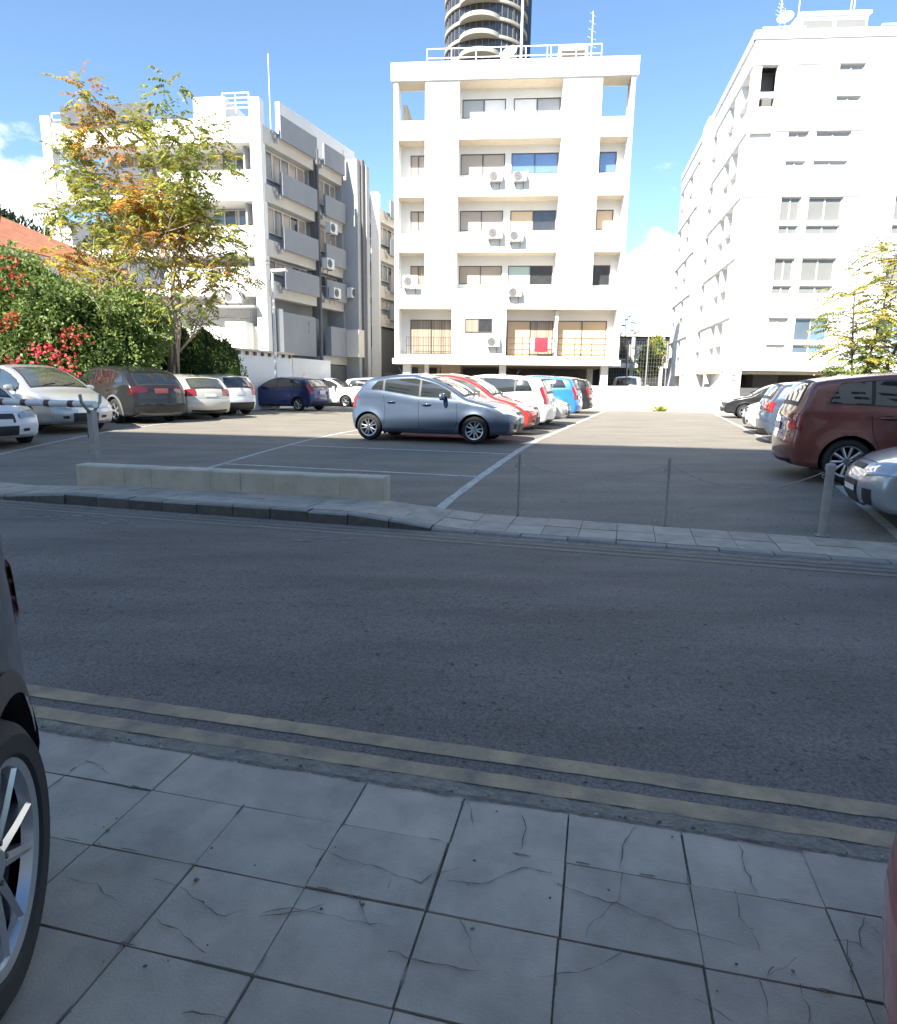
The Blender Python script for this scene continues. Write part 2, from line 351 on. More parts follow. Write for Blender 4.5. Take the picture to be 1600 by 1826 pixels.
for c in cracks:
    pts = [g0(*p) for p in c]; den = []
    for p, q in zip(pts, pts[1:]):
        n = max(2, int(math.dist(p, q)/.025)); den += [(p[0]+(q[0]-p[0])*i/n+rnd.uniform(-.006,.006), p[1]+(q[1]-p[1])*i/n+rnd.uniform(-.006,.006)) for i in range(n)]
    den.append(pts[-1]); l_ = []; r_ = []
    for i, p in enumerate(den):
        d = Vector(den[min(i+1, len(den)-1)])-Vector(den[max(i-1, 0)]); d = d.normalized() if d.length > 0 else Vector((1,0)); w = .0014*(.35+rnd.random()**2*1.6)*min(1, (len(den)-1-i)/3+.25)
        l_.append((p[0]-d.y*w, p[1]+d.x*w, .0065)); r_.append((p[0]+d.y*w, p[1]-d.x*w, .0065))
    k = len(l_); cb.add(l_+r_, [(k+i, k+i+1, i+1, i) for i in range(k-1)], M_crack)
tag(cb.build('pavement_cracks'), kind='structure')
# crumbled joint edges and dirt ribbons along the joints
cr_ = random.Random(41); jm = MB()
for k in range(150):
    along = cr_.random() < .6
    if along: u, v = cr_.uniform(-2.4, 1.9), cr_.choice(rows[:8])+cr_.gauss(0, .004)
    else: u, v = -.03+.38*cr_.randint(-6, 5)+cr_.gauss(0, .004), cr_.uniform(.3, 2.1)
    L_, w = cr_.uniform(.02, .09), cr_.uniform(.0018, .0048); n = 12; P = []
    for q in range(n):
        t = 6.283*q/n; a, c_ = L_/2*math.cos(t)*cr_.uniform(.7, 1.1), w*math.sin(t)*cr_.uniform(.4, 1.3)
        P.append(NEAR(u+(a if along else c_), v+(c_ if along else a), .0062))
    jm.add(P, [tuple(range(n))], cr_.choice([M_joint, M_joint, M_dust]))
tag(jm.build('joint_dirt'), kind='stuff')
tag(line('kerb_gap', [xy(NEAR, -12, 2.106), xy(NEAR, 10, 2.106)], .016, lambda x, y: -.002, M_crack, off=.004, jit=.75, steps=.035).build('kerb_gap'), kind='structure')
# broken mortar, grit and dead leaves along the near kerb and on the slabs
gb = MB()
for i in range(420):
    u = rnd.uniform(-2.6, 1.8); v = 2.105+abs(rnd.gauss(0, .035)) if i < 330 else rnd.uniform(.6, 2.6)
    x, y = xy(NEAR, u, v); z = road_z(x, y)+.004 if v > 2.1 else .004; s = rnd.uniform(.004, .012)*(1.0 if i % 9 else 2.0)*(.6 if i >= 330 else 1); a = rnd.uniform(0, 6.28)
    h = s*rnd.uniform(.3, .9)
    P = [(x+s*rnd.uniform(.6,1.2)*math.cos(a+t), y+s*rnd.uniform(.6,1.2)*math.sin(a+t), z) for t in (0, 1.3, 2.7, 4.2, 5.3)]; P.append((x, y, z+h))
    gb.add(P, [(0,1,5),(1,2,5),(2,3,5),(3,4,5),(4,0,5)], rnd.choice([M_joint, M_joint, M_dust, M_slab]))
tag(gb.build('grit'), kind='stuff')

# far footpath: kerb with a raised length and dropped ends, slabs behind
def zk(u): return interp(u, [(-60, -.085), (-8.6, -.085), (-7.0, .03), (-2.95, .03), (-1.75, -.085), (60, -.085)])
def far_back(u): return interp(u, [(-9, 7.75), (-7.5, 7.5), (-2.9, 7.72), (-2, 7.75), (2.5, 7.62), (20, 7.6)])
kb = MB(); u = -16.0; kr = random.Random(11)
while u < 12:
    u2 = u+.5; g_ = .006; jt = kr.uniform(-.006, .006)
    za, zb_ = zk(u)+jt, zk(u2)+jt
    raised = max(za, zb_) > -.05
    va = 6.70+kr.uniform(-.008, .008)
    P = [ROAD(u+g_, va, -.16), ROAD(u2-g_, va, -.16), ROAD(u2-g_, va+.012, zb_-.02), ROAD(u+g_, va+.012, za-.02), ROAD(u2-g_, va+.03, zb_), ROAD(u+g_, va+.03, za), ROAD(u2-g_, va+.15, zb_), ROAD(u+g_, va+.15, za), ROAD(u2-g_, va+.15, -.16), ROAD(u+g_, va+.15, -.16)]
    kb.add(P, [(0,1,2,3), (0,3,5,7,9), (1,8,6,4,2)], M_kerbdark if raised else M_kerb); kb.add(P, [(3,2,4,5),(5,4,6,7),(7,6,8,9)], M_kerb)
    u = u2
tag(kb.build('far_kerb'), kind='structure')
fb = MB(); fr_ = random.Random(5)
sl = .40
for i in range(-36, 28):
    for j in range(2):
        u0, u1 = i*sl, (i+1)*sl; g_ = .0035
        def vv(u, t): return 6.86+(far_back(u)-6.86)*t
        t0, t1 = (0, .5) if j == 0 else (.5, 1)
        dz = fr_.uniform(-.004, .004)
        def zz(u, t): return interp(t, [(0, zk(u)), (1, max(zk(u), -.08))])+dz
        P = [(u0+g_, t0), (u1-g_, t0), (u1-g_, t1), (u0+g_, t1)]
        top = [ROAD(u, vv(u, t)+(g_ if q < 2 else -g_), zz(u, t)) for q, (u, t) in enumerate(P)]; bot = [(p[0], p[1], p[2]-.1) for p in top]
        fb.add(top+bot, [(0,1,2,3),(4,5,1,0),(5,6,2,1),(6,7,3,2),(7,4,0,3)], M_slab)
tag(fb.build('far_footpath'), kind='structure')
jb = MB()
for i in range(-36, 28):
    u0, u1 = i*sl, (i+1)*sl
    jb.quad(ROAD(u0, 6.8, zk(u0)-.012), ROAD(u1, 6.8, zk(u1)-.012), ROAD(u1, far_back(u1)-.01, zk(u1)-.012), ROAD(u0, far_back(u0)-.01, zk(u0)-.012), M_joint)
tag(jb.build('far_footpath_bed'), kind='structure')
# distant hills
hb = MB(); n = 60; pr = random.Random(2)
for k in range(n):
    pass
P = []; 
for i in range(n+1):
    x = -900+1800*i/n; h = 34+10*math.sin(i*.55)+5*math.sin(i*1.7+1)
    P += [(x, 520, -3), (x, 620+30*math.sin(i), h), (x, 760, -3)]
hb.add(P, [(3*i+j, 3*i+3+j, 3*i+4+j, 3*i+1+j) for i in range(n) for j in (0, 1)], mat('dry_hill', (.25, .24, .17), .95, c2=(.12, .14, .08), vscale=.03))
tag(hb.build('hills', smooth=True), kind='structure')

# ------------------------------------------------------------------ buildings
def window(parent, x0, x1, z0, z1, y, kinds, fm=M_frame, fw_=.045, splits=None, T=None, name='window'):
    """a window: frame mesh with a child mesh of panes; local x along the wall, y inwards"""
    f = MB(T); n = len(kinds)
    sp = splits or [x0+(x1-x0)*i/n for i in range(n+1)]
    d0, d1 = y-.03, y+.05
    f.box(x0, x1, d0, d1, z1-fw_, z1, fm); f.box(x0, x1, d0, d1, z0, z0+fw_, fm)
    for i, x in enumerate(sp):
        a, b = (x, x+fw_) if i == 0 else (x-fw_, x) if i == n else (x-fw_*.6, x+fw_*.6)
        f.box(a, b, d0+.003, d1-.003, z0+fw_, z1-fw_, fm)
    o = f.build(name, parent)
    p = MB(T)
    for i, k in enumerate(kinds):
        p.box(sp[i]+.01, sp[i+1]-.01, y+.0+(.012 if i % 2 else 0), y+.03, z0+.01, z1-.01, k)
    p.build('pane', o); return o
def ac_unit(parent, x, z, y=0, w=.82, h=.56, d=.32, T=None):
    b = MB(T)
    b.box(x, x+w, y-d-.06, y-.06, z, z+h, M_ac)
    b.box(x+.02, x+w-.02, y-d-.064, y-d-.06, z+.02, z+h-.02, M_whiteR)
    for s in (x+.12, x+w-.16): b.box(s, s+.03, y-d-.02, y, z-.05, z-.003, M_metal); b.box(s, s+.03, y-.03, y, z-.3, z-.05, M_metal)
    b.tube([(x+w-.06, y-.1, z+.1), (x+w+.05, y-.06, z+.1), (x+w+.06, y-.04, z+.6)], .018, M_rail, 6)
    o = b.build('air_conditioner', parent)
    g = MB(T); cx, cz, yy = x+w*.36, z+h*.5, y-d-.068
    for r in (.06, .12, .17, .215): g.lathe([(r-.008, yy), (r-.008, yy-.012), (r+.008, yy-.012), (r+.008, yy)], M_metal, 20, 'y', (cx, 0, cz))
    g.lathe([(.001, yy+.002), (.21, yy+.002)], M_frame, 20, 'y', (cx, 0, cz))
    g.build('fan_grille', o); return o
def railing(parent, pts, m, h=.9, posts=1.2, bars=2, r=.022, T=None, name='railing', base=0):
    b = MB(T)
    for p, q in zip(pts, pts[1:]):
        p, q = Vector(p), Vector(q); n = max(1, round((q-p).length/posts))
        for i in range(n+1):
            c = p.lerp(q, i/n); b.tube([c+Vector((0,0,base)), c+Vector((0,0,h))], r, m, 6)
        for k in range(bars):
            z = h-k*(h-base)/(bars if bars > 1 else 1)*.98; b.tube([p+Vector((0,0,z)), q+Vector((0,0,z))], r*1.1, m, 6)
    return b.build(name, parent)
def antenna(parent, x, y, z, h, kind=0, T=None):
    b = MB(T); b.tube([(x, y, z), (x, y, z+h)], .025, M_rail, 6)
    if kind:
        for i in range(5): zz = z+h*(.6+.09*i); b.tube([(x-.28+.03*i, y-.2, zz), (x+.28-.03*i, y+.2, zz)], .012, M_rail, 5)
    return b.build('antenna', parent)
def dish(parent, x, y, z, r=.4, T=None):
    b = MB(T); b.tube([(x, y, z), (x, y, z+.7)], .03, M_rail, 6)
    q = Vector((-.4, -.8, .5)).to_track_quat('Z', 'Y').to_matrix().to_4x4(); q.translation = (x, y, z+.8)
    d = MB(); d.lathe([(.001, -.08), (r*.5, -.06), (r*.85, 0), (r, .05), (r*.97, .06), (r*.5, -.04), (.001, -.06)], M_rail, 18)
    b.add([tuple(q @ Vector(v)) for v in d.v], d.f, M_rail); b.tube([tuple(q @ Vector((0, -r*.8, 0))), tuple(q @ Vector((0, 0, .45)))], .012, M_rail, 5)
    return b.build('satellite_dish', parent)

M_shut = glassy('white_shutter', (.40, .40, .40), var=.06)
# --- middle apartment building
AP = empty('apartment_building', (-3.12, 37, 0), R(-5), 'white five storey apartment block on pillars, balcony fronts facing the car park', 'building')
cols = [(0.22, 1.64), (3.39, 8.70), (10.65, 12.07)]
rowsZ = [(14.95, 16.76), (12.2, 14.02), (9.44, 11.24), (6.6, 8.46)]
holes = [(c[0], c[1], r[0], r[1]) for r in rowsZ for c in cols]
b = MB(); D = 1.0
g_l, g_m, g_r = (.24, 3.17), (3.17, 6.15), (6.15, 12.05)
holes_g = [(.24, 3.17, 3.12, 5.55), (6.15, 12.05, 3.08, 5.55)]
b.facade(0, 12.27, 2.9, 16.8, holes+holes_g, 0, D, M_white)
# cream soffits 3 mm below the reveals
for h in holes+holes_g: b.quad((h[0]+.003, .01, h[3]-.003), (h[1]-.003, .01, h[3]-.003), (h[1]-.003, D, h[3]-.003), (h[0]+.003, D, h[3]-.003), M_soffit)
b.box(-.13, 12.4, -.1, 1.2, 16.8, 17.65, M_white)                   # roof parapet front
b.box(6.0, 6.15, .9, 1.0, 3.1, 5.55, M_white); b.box(8.82, 8.97, .35, 1.0, 3.1, 5.5, M_white)
# recess back walls with window openings
wins = []
def recess(x0, x1, z0, z1, ws):
    b.facade(x0, x1, z0, z1, [w[:4] for w in ws], D, .16, M_white)
    for w in ws: wins.append(w)
G, GD, BL, TN, SK, GC, CU = M_glass, M_glassd, M_blind, M_tan, M_sky, M_green, M_cur
recess(3.39, 8.70, 14.95, 16.76, [(3.5, 5.8, 15.36, 16.3, [M_shut, M_whiteR]), (6.21, 8.66, 15.36, 16.3, [M_whiteR, M_shut])])
recess(.22, 1.64, 12.2, 14.02, [(.72, 1.6, 12.62, 13.62, [BL, BL])]); recess(3.39, 8.70, 12.2, 14.02, [(3.45, 5.84, 12.6, 13.64, [BL, BL]), (6.17, 8.66, 12.6, 13.65, [SK, SK])]); recess(10.65, 12.07, 12.2, 14.02, [(10.8, 11.7, 12.62, 13.64, [SK])])
recess(.22, 1.64, 9.44, 11.24, [(.72, 1.6, 9.78, 10.8, [BL, BL])]); recess(3.39, 8.70, 9.44, 11.24, [(3.45, 5.81, 9.75, 10.8, [BL, BL]), (6.2, 8.66, 9.75, 10.79, [TN, GD])]); recess(10.65, 12.07, 9.44, 11.24, [(10.8, 11.7, 9.77, 10.79, [TN])])
recess(.22, 1.64, 6.6, 8.46, [(.72, 1.6, 6.97, 7.96, [BL, CU])]); recess(3.39, 8.70, 6.6, 8.46, [(3.45, 5.83, 6.97, 7.95, [BL, BL]), (6.16, 8.6, 6.94, 7.96, [GC, GD])]); recess(10.65, 12.07, 6.6, 8.46, [(10.76, 11.7, 6.92, 7.97, [GD])])
recess(.24, 3.17, 3.12, 5.55, [(.72, 3.1, 3.16, 5.07, [CU, CU])]); recess(6.15, 12.05, 3.08, 5.55, [(6.2, 8.78, 3.12, 5.04, [TN, CU]), (9.0, 11.7, 3.12, 5.05, [TN, TN])])
# middle block of the first floor stands forward: small kitchen window is cut straight into the front wall
# body, roof slab, rear
for (x0, x1, z0, z1) in ((.2, 12.07, 2.9, 14.1), (1.7, 10.6, 14.1, 16.79)):
    b.quad((x0,1.25,z0),(x0,14,z0),(x0,14,z1),(x0,1.25,z1), M_white); b.quad((x1,1.25,z0),(x1,14,z0),(x1,14,z1),(x1,1.25,z1), M_white)
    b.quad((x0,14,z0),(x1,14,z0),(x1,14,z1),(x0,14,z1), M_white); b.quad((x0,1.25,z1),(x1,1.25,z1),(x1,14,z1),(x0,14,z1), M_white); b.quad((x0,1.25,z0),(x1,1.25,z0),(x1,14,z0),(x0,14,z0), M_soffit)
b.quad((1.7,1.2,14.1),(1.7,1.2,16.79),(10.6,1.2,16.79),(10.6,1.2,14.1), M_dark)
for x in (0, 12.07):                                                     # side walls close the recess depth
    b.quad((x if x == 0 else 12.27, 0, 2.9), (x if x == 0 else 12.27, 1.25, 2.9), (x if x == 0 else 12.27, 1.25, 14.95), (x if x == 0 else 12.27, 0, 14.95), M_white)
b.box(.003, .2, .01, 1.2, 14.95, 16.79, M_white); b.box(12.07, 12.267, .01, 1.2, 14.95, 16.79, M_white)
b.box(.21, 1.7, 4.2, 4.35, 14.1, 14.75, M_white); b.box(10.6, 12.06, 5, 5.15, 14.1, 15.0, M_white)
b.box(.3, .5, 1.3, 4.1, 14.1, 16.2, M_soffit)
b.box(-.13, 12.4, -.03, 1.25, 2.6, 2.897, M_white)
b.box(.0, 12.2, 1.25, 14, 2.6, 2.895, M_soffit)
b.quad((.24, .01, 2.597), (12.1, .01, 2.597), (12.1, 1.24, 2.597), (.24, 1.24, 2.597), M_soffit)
b.box(1.6, 10.7, 1.21, 14.1, 16.8, 16.95, M_white)
b.build('wall', AP)
for w in wins: window(AP, w[0]+.003, w[1]-.003, w[2]+.003, w[3]-.003, D+.08, w[4])
window(AP, 3.9, 5.4, 4.3, 5.05, -.02, [CU, GD], fw_=.05)
for x, w in ((.38, .43), (1.62, .2), (5.83, .38), (11.45, .38)):
    p = MB(); p.box(x, x+w, .5, 1.0, .2, 2.6, M_white); p.build('pillar', AP); p = MB(); p.box(x, x+w, 7, 7.5, .2, 2.6, M_white); p.build('pillar', AP)
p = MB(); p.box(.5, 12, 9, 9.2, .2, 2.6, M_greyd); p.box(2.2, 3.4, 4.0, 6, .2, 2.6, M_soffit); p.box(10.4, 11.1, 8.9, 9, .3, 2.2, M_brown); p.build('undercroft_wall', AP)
for x, z, w, h, y in ((5.03, 11.9, .7, .42, 0), (6.29, 11.9, .7, .42, 0), (5.02, 9.1, .8, .5, 0), (6.16, 8.95, .75, .52, 0), (.5, 6.62, .82, .62, 0), (6.2, 6.17, .72, .4, 0), (5.14, 3.55, .68, .5, 0)): ac_unit(AP, x, z, y, w, h)
railing(AP, [(1.65, .6, 17.65), (10.58, .6, 17.65)], M_rail, .88, 1.3, 2, .024, base=0, name='roof_railing')
railing(AP, [(.62, .3, 3.12), (3.1, .3, 3.12)], M_brown, .95, .14, 2, .012, name='balcony_railing')
railing(AP, [(6.2, .2, 3.1), (8.8, .2, 3.1)], M_brown, .95, .9, 3, .022, name='balcony_railing')
railing(AP, [(9.0, .2, 3.1), (11.75, .2, 3.1)], M_brown, .95, .9, 3, .022, name='balcony_railing')
p = MB(); p.box(8.63, 10.02, 3, 5, 16.95, 18.35, M_soffit); p.box(8.55, 10.1, 2.9, 5.1, 18.35, 19.6, M_white); p.box(8.7, 9.95, 2.87, 2.9, 18.5, 19.3, M_brown); p.build('stair_house', AP)
antenna(AP, 10.3, 3, 17, 4.2, 1); antenna(AP, 7.9, 2, 17, 2.2); dish(AP, 5.9, 1.6, 17.9, .45)
p = MB(); p.box(5.02, 5.45, -.01, -.03, 6.2, 6.6, M_frameg)
for k in range(5): p.box(5.04+.08*k, 5.07+.08*k, -.05, -.03, 6.2, 6.6, M_metal)
p.build('wall_vent', AP)
# laundry over the rail
def laundry(name, x0, x1, z0, z1, y, m, label):
    o = empty(name, AP.matrix_basis @ Vector((x0, y, z0)), R(-5)); b = MB(); n = 8
    P = []; w = x1-x0; h = z1-z0
    for side in (0, 1):
        pass
    prof = [(.05, 0), (.045, h*.5), (.03, h-.02), (0, h), (-.03, h-.02), (-.06, h*.5), (-.07, h*.1), (-.07, -.12)]
    for yy, z in prof:
        for i in range(n+1): P.append((w*i/n, yy*1.0+.02*math.sin(i*1.7+z*4), z+.015*math.sin(i*1.1)))
    b.add(P, [(j*(n+1)+i, j*(n+1)+i+1, (j+1)*(n+1)+i+1, (j+1)*(n+1)+i) for j in range(len(prof)-1) for i in range(n)], m)
    c = b.build(name, None, smooth=True); c.location = o.location; c.rotation_euler = o.rotation_euler; bpy.data.objects.remove(o)
    return tag(c, label, 'laundry')
laundry('towel', 7.75, 8.45, 3.42, 4.07, .19, M_red, 'red towel hung over the brown first floor balcony railing')
laundry('white_cloth', 7.52, 7.73, 3.55, 4.06, .19, M_whitecloth, 'white cloth hung over the balcony railing, left of the red towel')
laundry('white_cloth', 8.47, 8.6, 3.6, 4.06, .19, M_whitecloth, 'narrow white cloth hung over the balcony railing, right of the red towel')

# --- right-hand building

RB = empty('office_building', (13.3, 32, 0), R(-4.5), 'long white five storey block with paired windows, right of the car park', 'building')
lines_ = [15.57, 12.88, 10.13, 7.47, 4.79]
b = MB(); hs = []; ww = []
def pairw(x0, x1, zl, kinds, low, h1=1.05, l1=1.22, l2=1.63):
    hs.append((x0, x1, zl-h1, zl-.003)); hs.append((x0, x1, zl-l2, zl-l1)); ww.append((x0, x1, zl-h1, zl-.003, kinds)); ww.append((x0, x1, zl-l2, zl-l1, low))
W_, GB, GL, CR_ = M_shut, M_blindshade, M_glass, M_blind
M_curl = glassy('lace_curtain', (.62, .6, .5), var=.15)
for i, zl in enumerate(lines_):
    kk = [[W_, W_], [W_, W_], [GB, GB], [GB, GB], [M_curl, M_curl]][i]
    k2 = [[W_, W_], [W_, W_], [GB, GB], [GB, GB], [GL, M_sky]][i]
    if i == 0:
        pairw(3.70, 4.77, zl, [W_, W_], [W_, W_], 1.25, 1.27, 1.8)
        hs += [(.38, 1.07, 14.5, 15.56), (.38, 1.06, 13.9, 14.28)]
    else:
        pairw(1.80, 2.69, zl, kk, kk); pairw(3.02, 4.54, zl, k2, k2)
        if i == 1: hs.append((.12, 1.1, 12.62, 12.87))
    for x in (6.8, 10.2): pairw(x, x+1.5, zl, k2, k2); pairw(x+1.85, x+2.75, zl, kk, kk)
b.facade(0, 16, 2.34, 16.8, hs, 0, .22, M_whiteR)
b.quad((.3, .8, 13.8), (1.2, .8, 13.8), (1.2, .8, 15.6), (.3, .8, 15.6), M_greyd); b.quad((.1, .23, 12.6), (1.2, .23, 12.6), (1.2, .23, 12.9), (.1, .23, 12.9), M_greyl)
for zl in lines_: b.box(0.02, 5.3, -.045, .0-.001, zl+.003, zl+.06, M_whiteR); b.box(6.0, 16, -.045, -.001, zl+.003, zl+.06, M_whiteR)
b.box(-.06, 16, -.06, .2, 16.6, 16.95, M_whiteR)
# side wall runs away from the corner: rotated frame
TS = Matrix.Rotation(R(-(10.7-94.5)), 4, 'Z')                       # x away along the side wall, inwards is -y
s = MB(TS @ Matrix.Scale(-1, 4, (0, 1, 0)))                           # flip so that +y is inwards
sh = []; sw = []
for i, zl in enumerate(lines_):
    for j, (x0, x1) in enumerate(((1.5, 2.9), (3.3, 4.5), (7.35, 8.6), (11.6, 12.9), (14.9, 16.1), (18.6, 19.8))):
        if i == 0 and j == 0: x0, x1 = .45, 2.1
        sh += [(x0, x1, zl-1.05, zl-.02), (x0, x1, zl-1.66, zl-1.2)]; sw.append((x0, x1, zl, i, j))
sh += [(3.2, 4.9, .6, 2.3), (5.4, 7.9, .6, 2.3), (11, 13, .6, 2.3), (14, 17, .6, 2.3)]
s.facade(0, 20.3, .2, 16.8, sh, 0, .42, M_whiteR)
for zl in lines_: s.box(.02, 7.9, -.05, -.001, zl, zl+.07, M_whiteR); s.box(11.4, 20.2, -.05, -.001, zl, zl+.07, M_whiteR)
s.box(0, 20.3, -.06, .2, 16.6, 16.95, M_whiteR)
s.box(8.9, 10.8, -.25, -.001, .2, 16.8, M_whiteR)
s.quad((2.8, 2, .2), (18, 2, .2), (18, 2, 2.4), (2.8, 2, 2.4), M_greyd)
b.add([tuple(v) for v in s.v], s.f, M_whiteR)
k_ = b.mi(M_greyd)
for q, m_ in enumerate(s.m):
    if s.mats[m_] == M_greyd: b.m[len(b.m)-len(s.f)+q] = k_
# roof, back, undercroft
far = TS @ Vector((20.3, 0, 0))
b.add([(.1, .25, 16.7), (16, .25, 16.7), (16+far.x, far.y, 16.7), (far.x+.1, far.y, 16.7), (.1, .25, .2), (16, .25, .2), (16+far.x, far.y, .2), (far.x+.1, far.y, .2)], [(0,1,2,3), (1,5,6,2), (3,2,6,7)], M_whiteR)
b.box(0, .78, .0, .6, .2, 2.34, M_whiteR); b.box(.79, 16, 4, 4.2, .2, 2.3, M_greyd); b.box(.0, 16, .21, 4.2, 2.2, 2.337, M_soffit); b.box(5.3, 6.1, .05, .6, .2, 2.2, M_whiteR); b.box(2.6, 4, 3.7, 4, .2, 2.3, M_greyl)
b.build('wall', RB)
for w in ww: window(RB, w[0]+.004, w[1]-.004, w[2]+.004, w[3]-.004, .15, w[4], M_frameg, .05)
S2 = TS @ Matrix.Scale(-1, 4, (0, 1, 0))
for x0, x1, zl, i, j in sw:
    window(RB, x0+.004, x1-.004, zl-1.046, zl-.024, .35, [[GB, W_], [GB, GB]][(i+j) % 3 == 0], M_frameg, .05, T=S2); window(RB, x0+.004, x1-.004, zl-1.656, zl-1.204, .35, [[GB, GL], [GB, GB]][(i+j) % 2], M_frameg, .05, T=S2)  # grey panes stand in for the shadow on these side windows
p = MB(); p.box(2.24, 5.1, 1.0, 5, 16.7, 17.95, M_whiteR); p.box(2.32, 3.6, .97, 1.0, 17.25, 17.75, M_blindshade); p.box(3.75, 5.02, .97, 1.0, 17.25, 17.75, M_blindshade); p.box(2.14, 5.2, .9, 5.1, 17.95, 18.08, M_whiteR); p.build('stair_house', RB)
railing(RB, [(.3, .1, 16.95), (2.1, .1, 16.95)], M_rail, .16, .7, 1, .03, name='roof_railing'); railing(RB, [(5.3, .1, 16.95), (12, .1, 16.95)], M_rail, .16, .9, 1, .03, name='roof_railing')
antenna(RB, 2.0, .8, 16.9, 4.5); antenna(RB, 4.9, 2, 18, 2.2, 1); antenna(RB, 5.2, 3, 18, 2.8); dish(RB, 1.45, .8, 17.0, .35); antenna(RB, 1.3, 1, 17, 1.6, 1)
p = MB(TS @ Matrix.Scale(-1, 4, (0, 1, 0))); p.tube([(7.6, .9, 16.7), (7.6, .9, 17.9)], .18, M_whiteR, 12); p.tube([(7.6, .9, 17.9), (7.6, .9, 18.05)], .3, M_greyd, 12); p.build('chimney', RB)
p = MB(); p.lathe([(.11, -.06), (.15, -.06), (.15, -.004), (.11, -.004), (.11, -.06)], M_greyl, 24, 'y', (.42, 0, 2.02)); p.lathe([(.001, -.05), (.05, -.05), (.05, -.004)], M_greyl, 16, 'y', (.42, 0, 2.02)); p.build('round_plaque', RB)

# --- grey and white office block on the left, and its twin behind
M_frontp = mat('front_blue_grey_panel', (.085, .10, .125), .8, var=.1)
def stepped_block(name, loc, label, nfl, ulen, flen, top, zs, front_az, side_az, fin, hidefront=False):
    root = empty(name, loc, R(90-side_az), label, 'building')
    # local x: along the side wall (away), local y: into the building
    FT = Matrix.Rotation(R(side_az-front_az), 4, 'Z')                 # front frame: x to the right, y inwards; building is at x<0
    b = MB(); s = MB()
    wz = []
    for i, z in enumerate(zs):                                          # z = soffit of the storey
        upper = z
        b.box(.02, ulen, .0, .5, z, z+.78, M_cream)                     # slab edge band
        for (x0, x1) in ((1.0, 4.1), (4.9, ulen-.25)):
            pb = MB()
            pb.box(x0, x1, -.32, -.2, z+.45, z+1.5, M_greyp)
            for q in range(3): pb.box(x0-.12-.12*q, x0-.12*q-.003, -.05-.08*(2-q), -.003, z+.25+.17*q, z+.43+.17*q, M_cream)
            pb.box(x0, x1, -.2, -.003, z+.45, z+.55, M_cream)
            pb.build('balcony_panel', root)
    b.box(.05, ulen, 1.1, 1.2, .3, top-1.0, M_greyl)
    for i, z in enumerate(zs[1:]+[zs[-1]-2.5]):
        zt = zs[i]
        lo = z+.78 if i < len(zs)-1 else None
        if lo is None: break
        for (x0, x1, n) in ((.55, 4.05, 5), (4.75, ulen-.1, 4)):
            kinds = [rnd.choice([M_glass, M_blind, M_blindshade, M_glassd, M_blind]) for _ in range(n)]
            window(root, x0, x1, lo+.45, zt-.02, .45, kinds, M_rail, .06)
        b.box(.05, ulen, .52, .6, lo, zt, M_greyl)
    # corner column, front bands, recessed front wall
    f = MB(FT)
    f.box(-.52, .0, -.28, .25, .25, top, M_white); f.box(-flen-.2, -flen+.28, -.2, .3, .25, top-.4, M_white)
    for i, z in enumerate(zs):
        f.box(-flen+.28, -.52, -.12, .25, z, z+(1.35 if i else top-z-.75), M_white)
        f.box(-flen+.3, -.5, .25, 1.4, z-.001, z+.15, M_white)
        if not hidefront:
            f.box(-flen+1.0, -flen+5.5, -.35, -.13, z+.55 if i else z+1.0, z+1.5 if i else z+1.75, M_frontp)
        else: f.box(-2.2, -.6, -.3, -.13, z+.2, z+1.3, M_greyl)
    f.box(-flen+2.1 if not hidefront else -flen, -.4, 1.4, 1.5, .3, zs[0], M_white)
    f.box(-flen+2.1, -flen+2.3, 1.4, 5, .3, zs[0], M_white)
    f.box(-flen+.3, -.5, .2, .4, .3, zs[-1]-1.4, M_white)
    f.box(-flen+2.1, -.3, 1.5, 9, zs[0]+.16, zs[0]+.5, M_white)
    b.v += f.v; off = len(b.v)-len(f.v)
    for fc, mm in zip(f.f, f.m): b.f.append(tuple(off+q for q in fc)); b.m.append(b.mi(f.mats[mm]))
    # body sides, roof
    b.box(ulen-.1, ulen+.1, .0, 9, .25, top-.6, M_greyl)
    b.box(.6, ulen, 1.2, 9, zs[0]+.9, zs[0]+1.0, M_white)
    if fin: b.box(ulen, ulen+.35, -.95, 3, .25, top-.45, M_greyl); b.box(ulen+.36, ulen+.62, -1.1, -.7, .25, top-.4, M_greyd); b.box(ulen+.63, ulen+1.0, -1.2, -.75, .25, top-.65, M_greyl)
    b.build('wall', root)
    for i, z in enumerate(zs[1:]):
        zt = zs[i]; x = -.6
        for k in range(3 if hidefront else 6):
            x1 = x-1.35
            if x1 > -flen+.6: window(root, x1, x-.12, z+1.4, zt-.05, 1.33, [rnd.choice([M_glassd, M_blind, M_glass]), rnd.choice([M_glassd, M_glass, M_blind])], M_frameg, .05, T=FT)
            x = x1
    return root, FT
LB, FT = stepped_block('office_block', (-8.93, 33, 0), 'grey and white stepped office block with balcony panels, behind the yellowing tree', 4, 7.3, 10.9, 14.35, [12.52, 9.98, 7.5, 5.62], 97, 21, True)
p = MB(); p.box(3.2, 11.0, 1.25, 1.5, 13.4, 15.6, M_white); p.box(9.6, 11.0, 1.2, 4, 13.4, 15.3, M_white); p.build('roof_wall', LB)
p = MB(); p.tube([(4.45, -.12, .3), (4.45, -.12, 13.6)], .09, M_greyd, 8); p.box(4.3, 4.6, -.05, .3, 5, 14.2, M_greyd); p.build('drain_pipe', LB)
for x, z in ((4.75, 8.6), (4.35, 7.6), (5.0, 6.15), (6.95, 6.4)): ac_unit(LB, x, z+.9 if z > 8 else z, -.3, .75, .55)
antenna(LB, 2.9, 1.6, 13.4, 4.3)
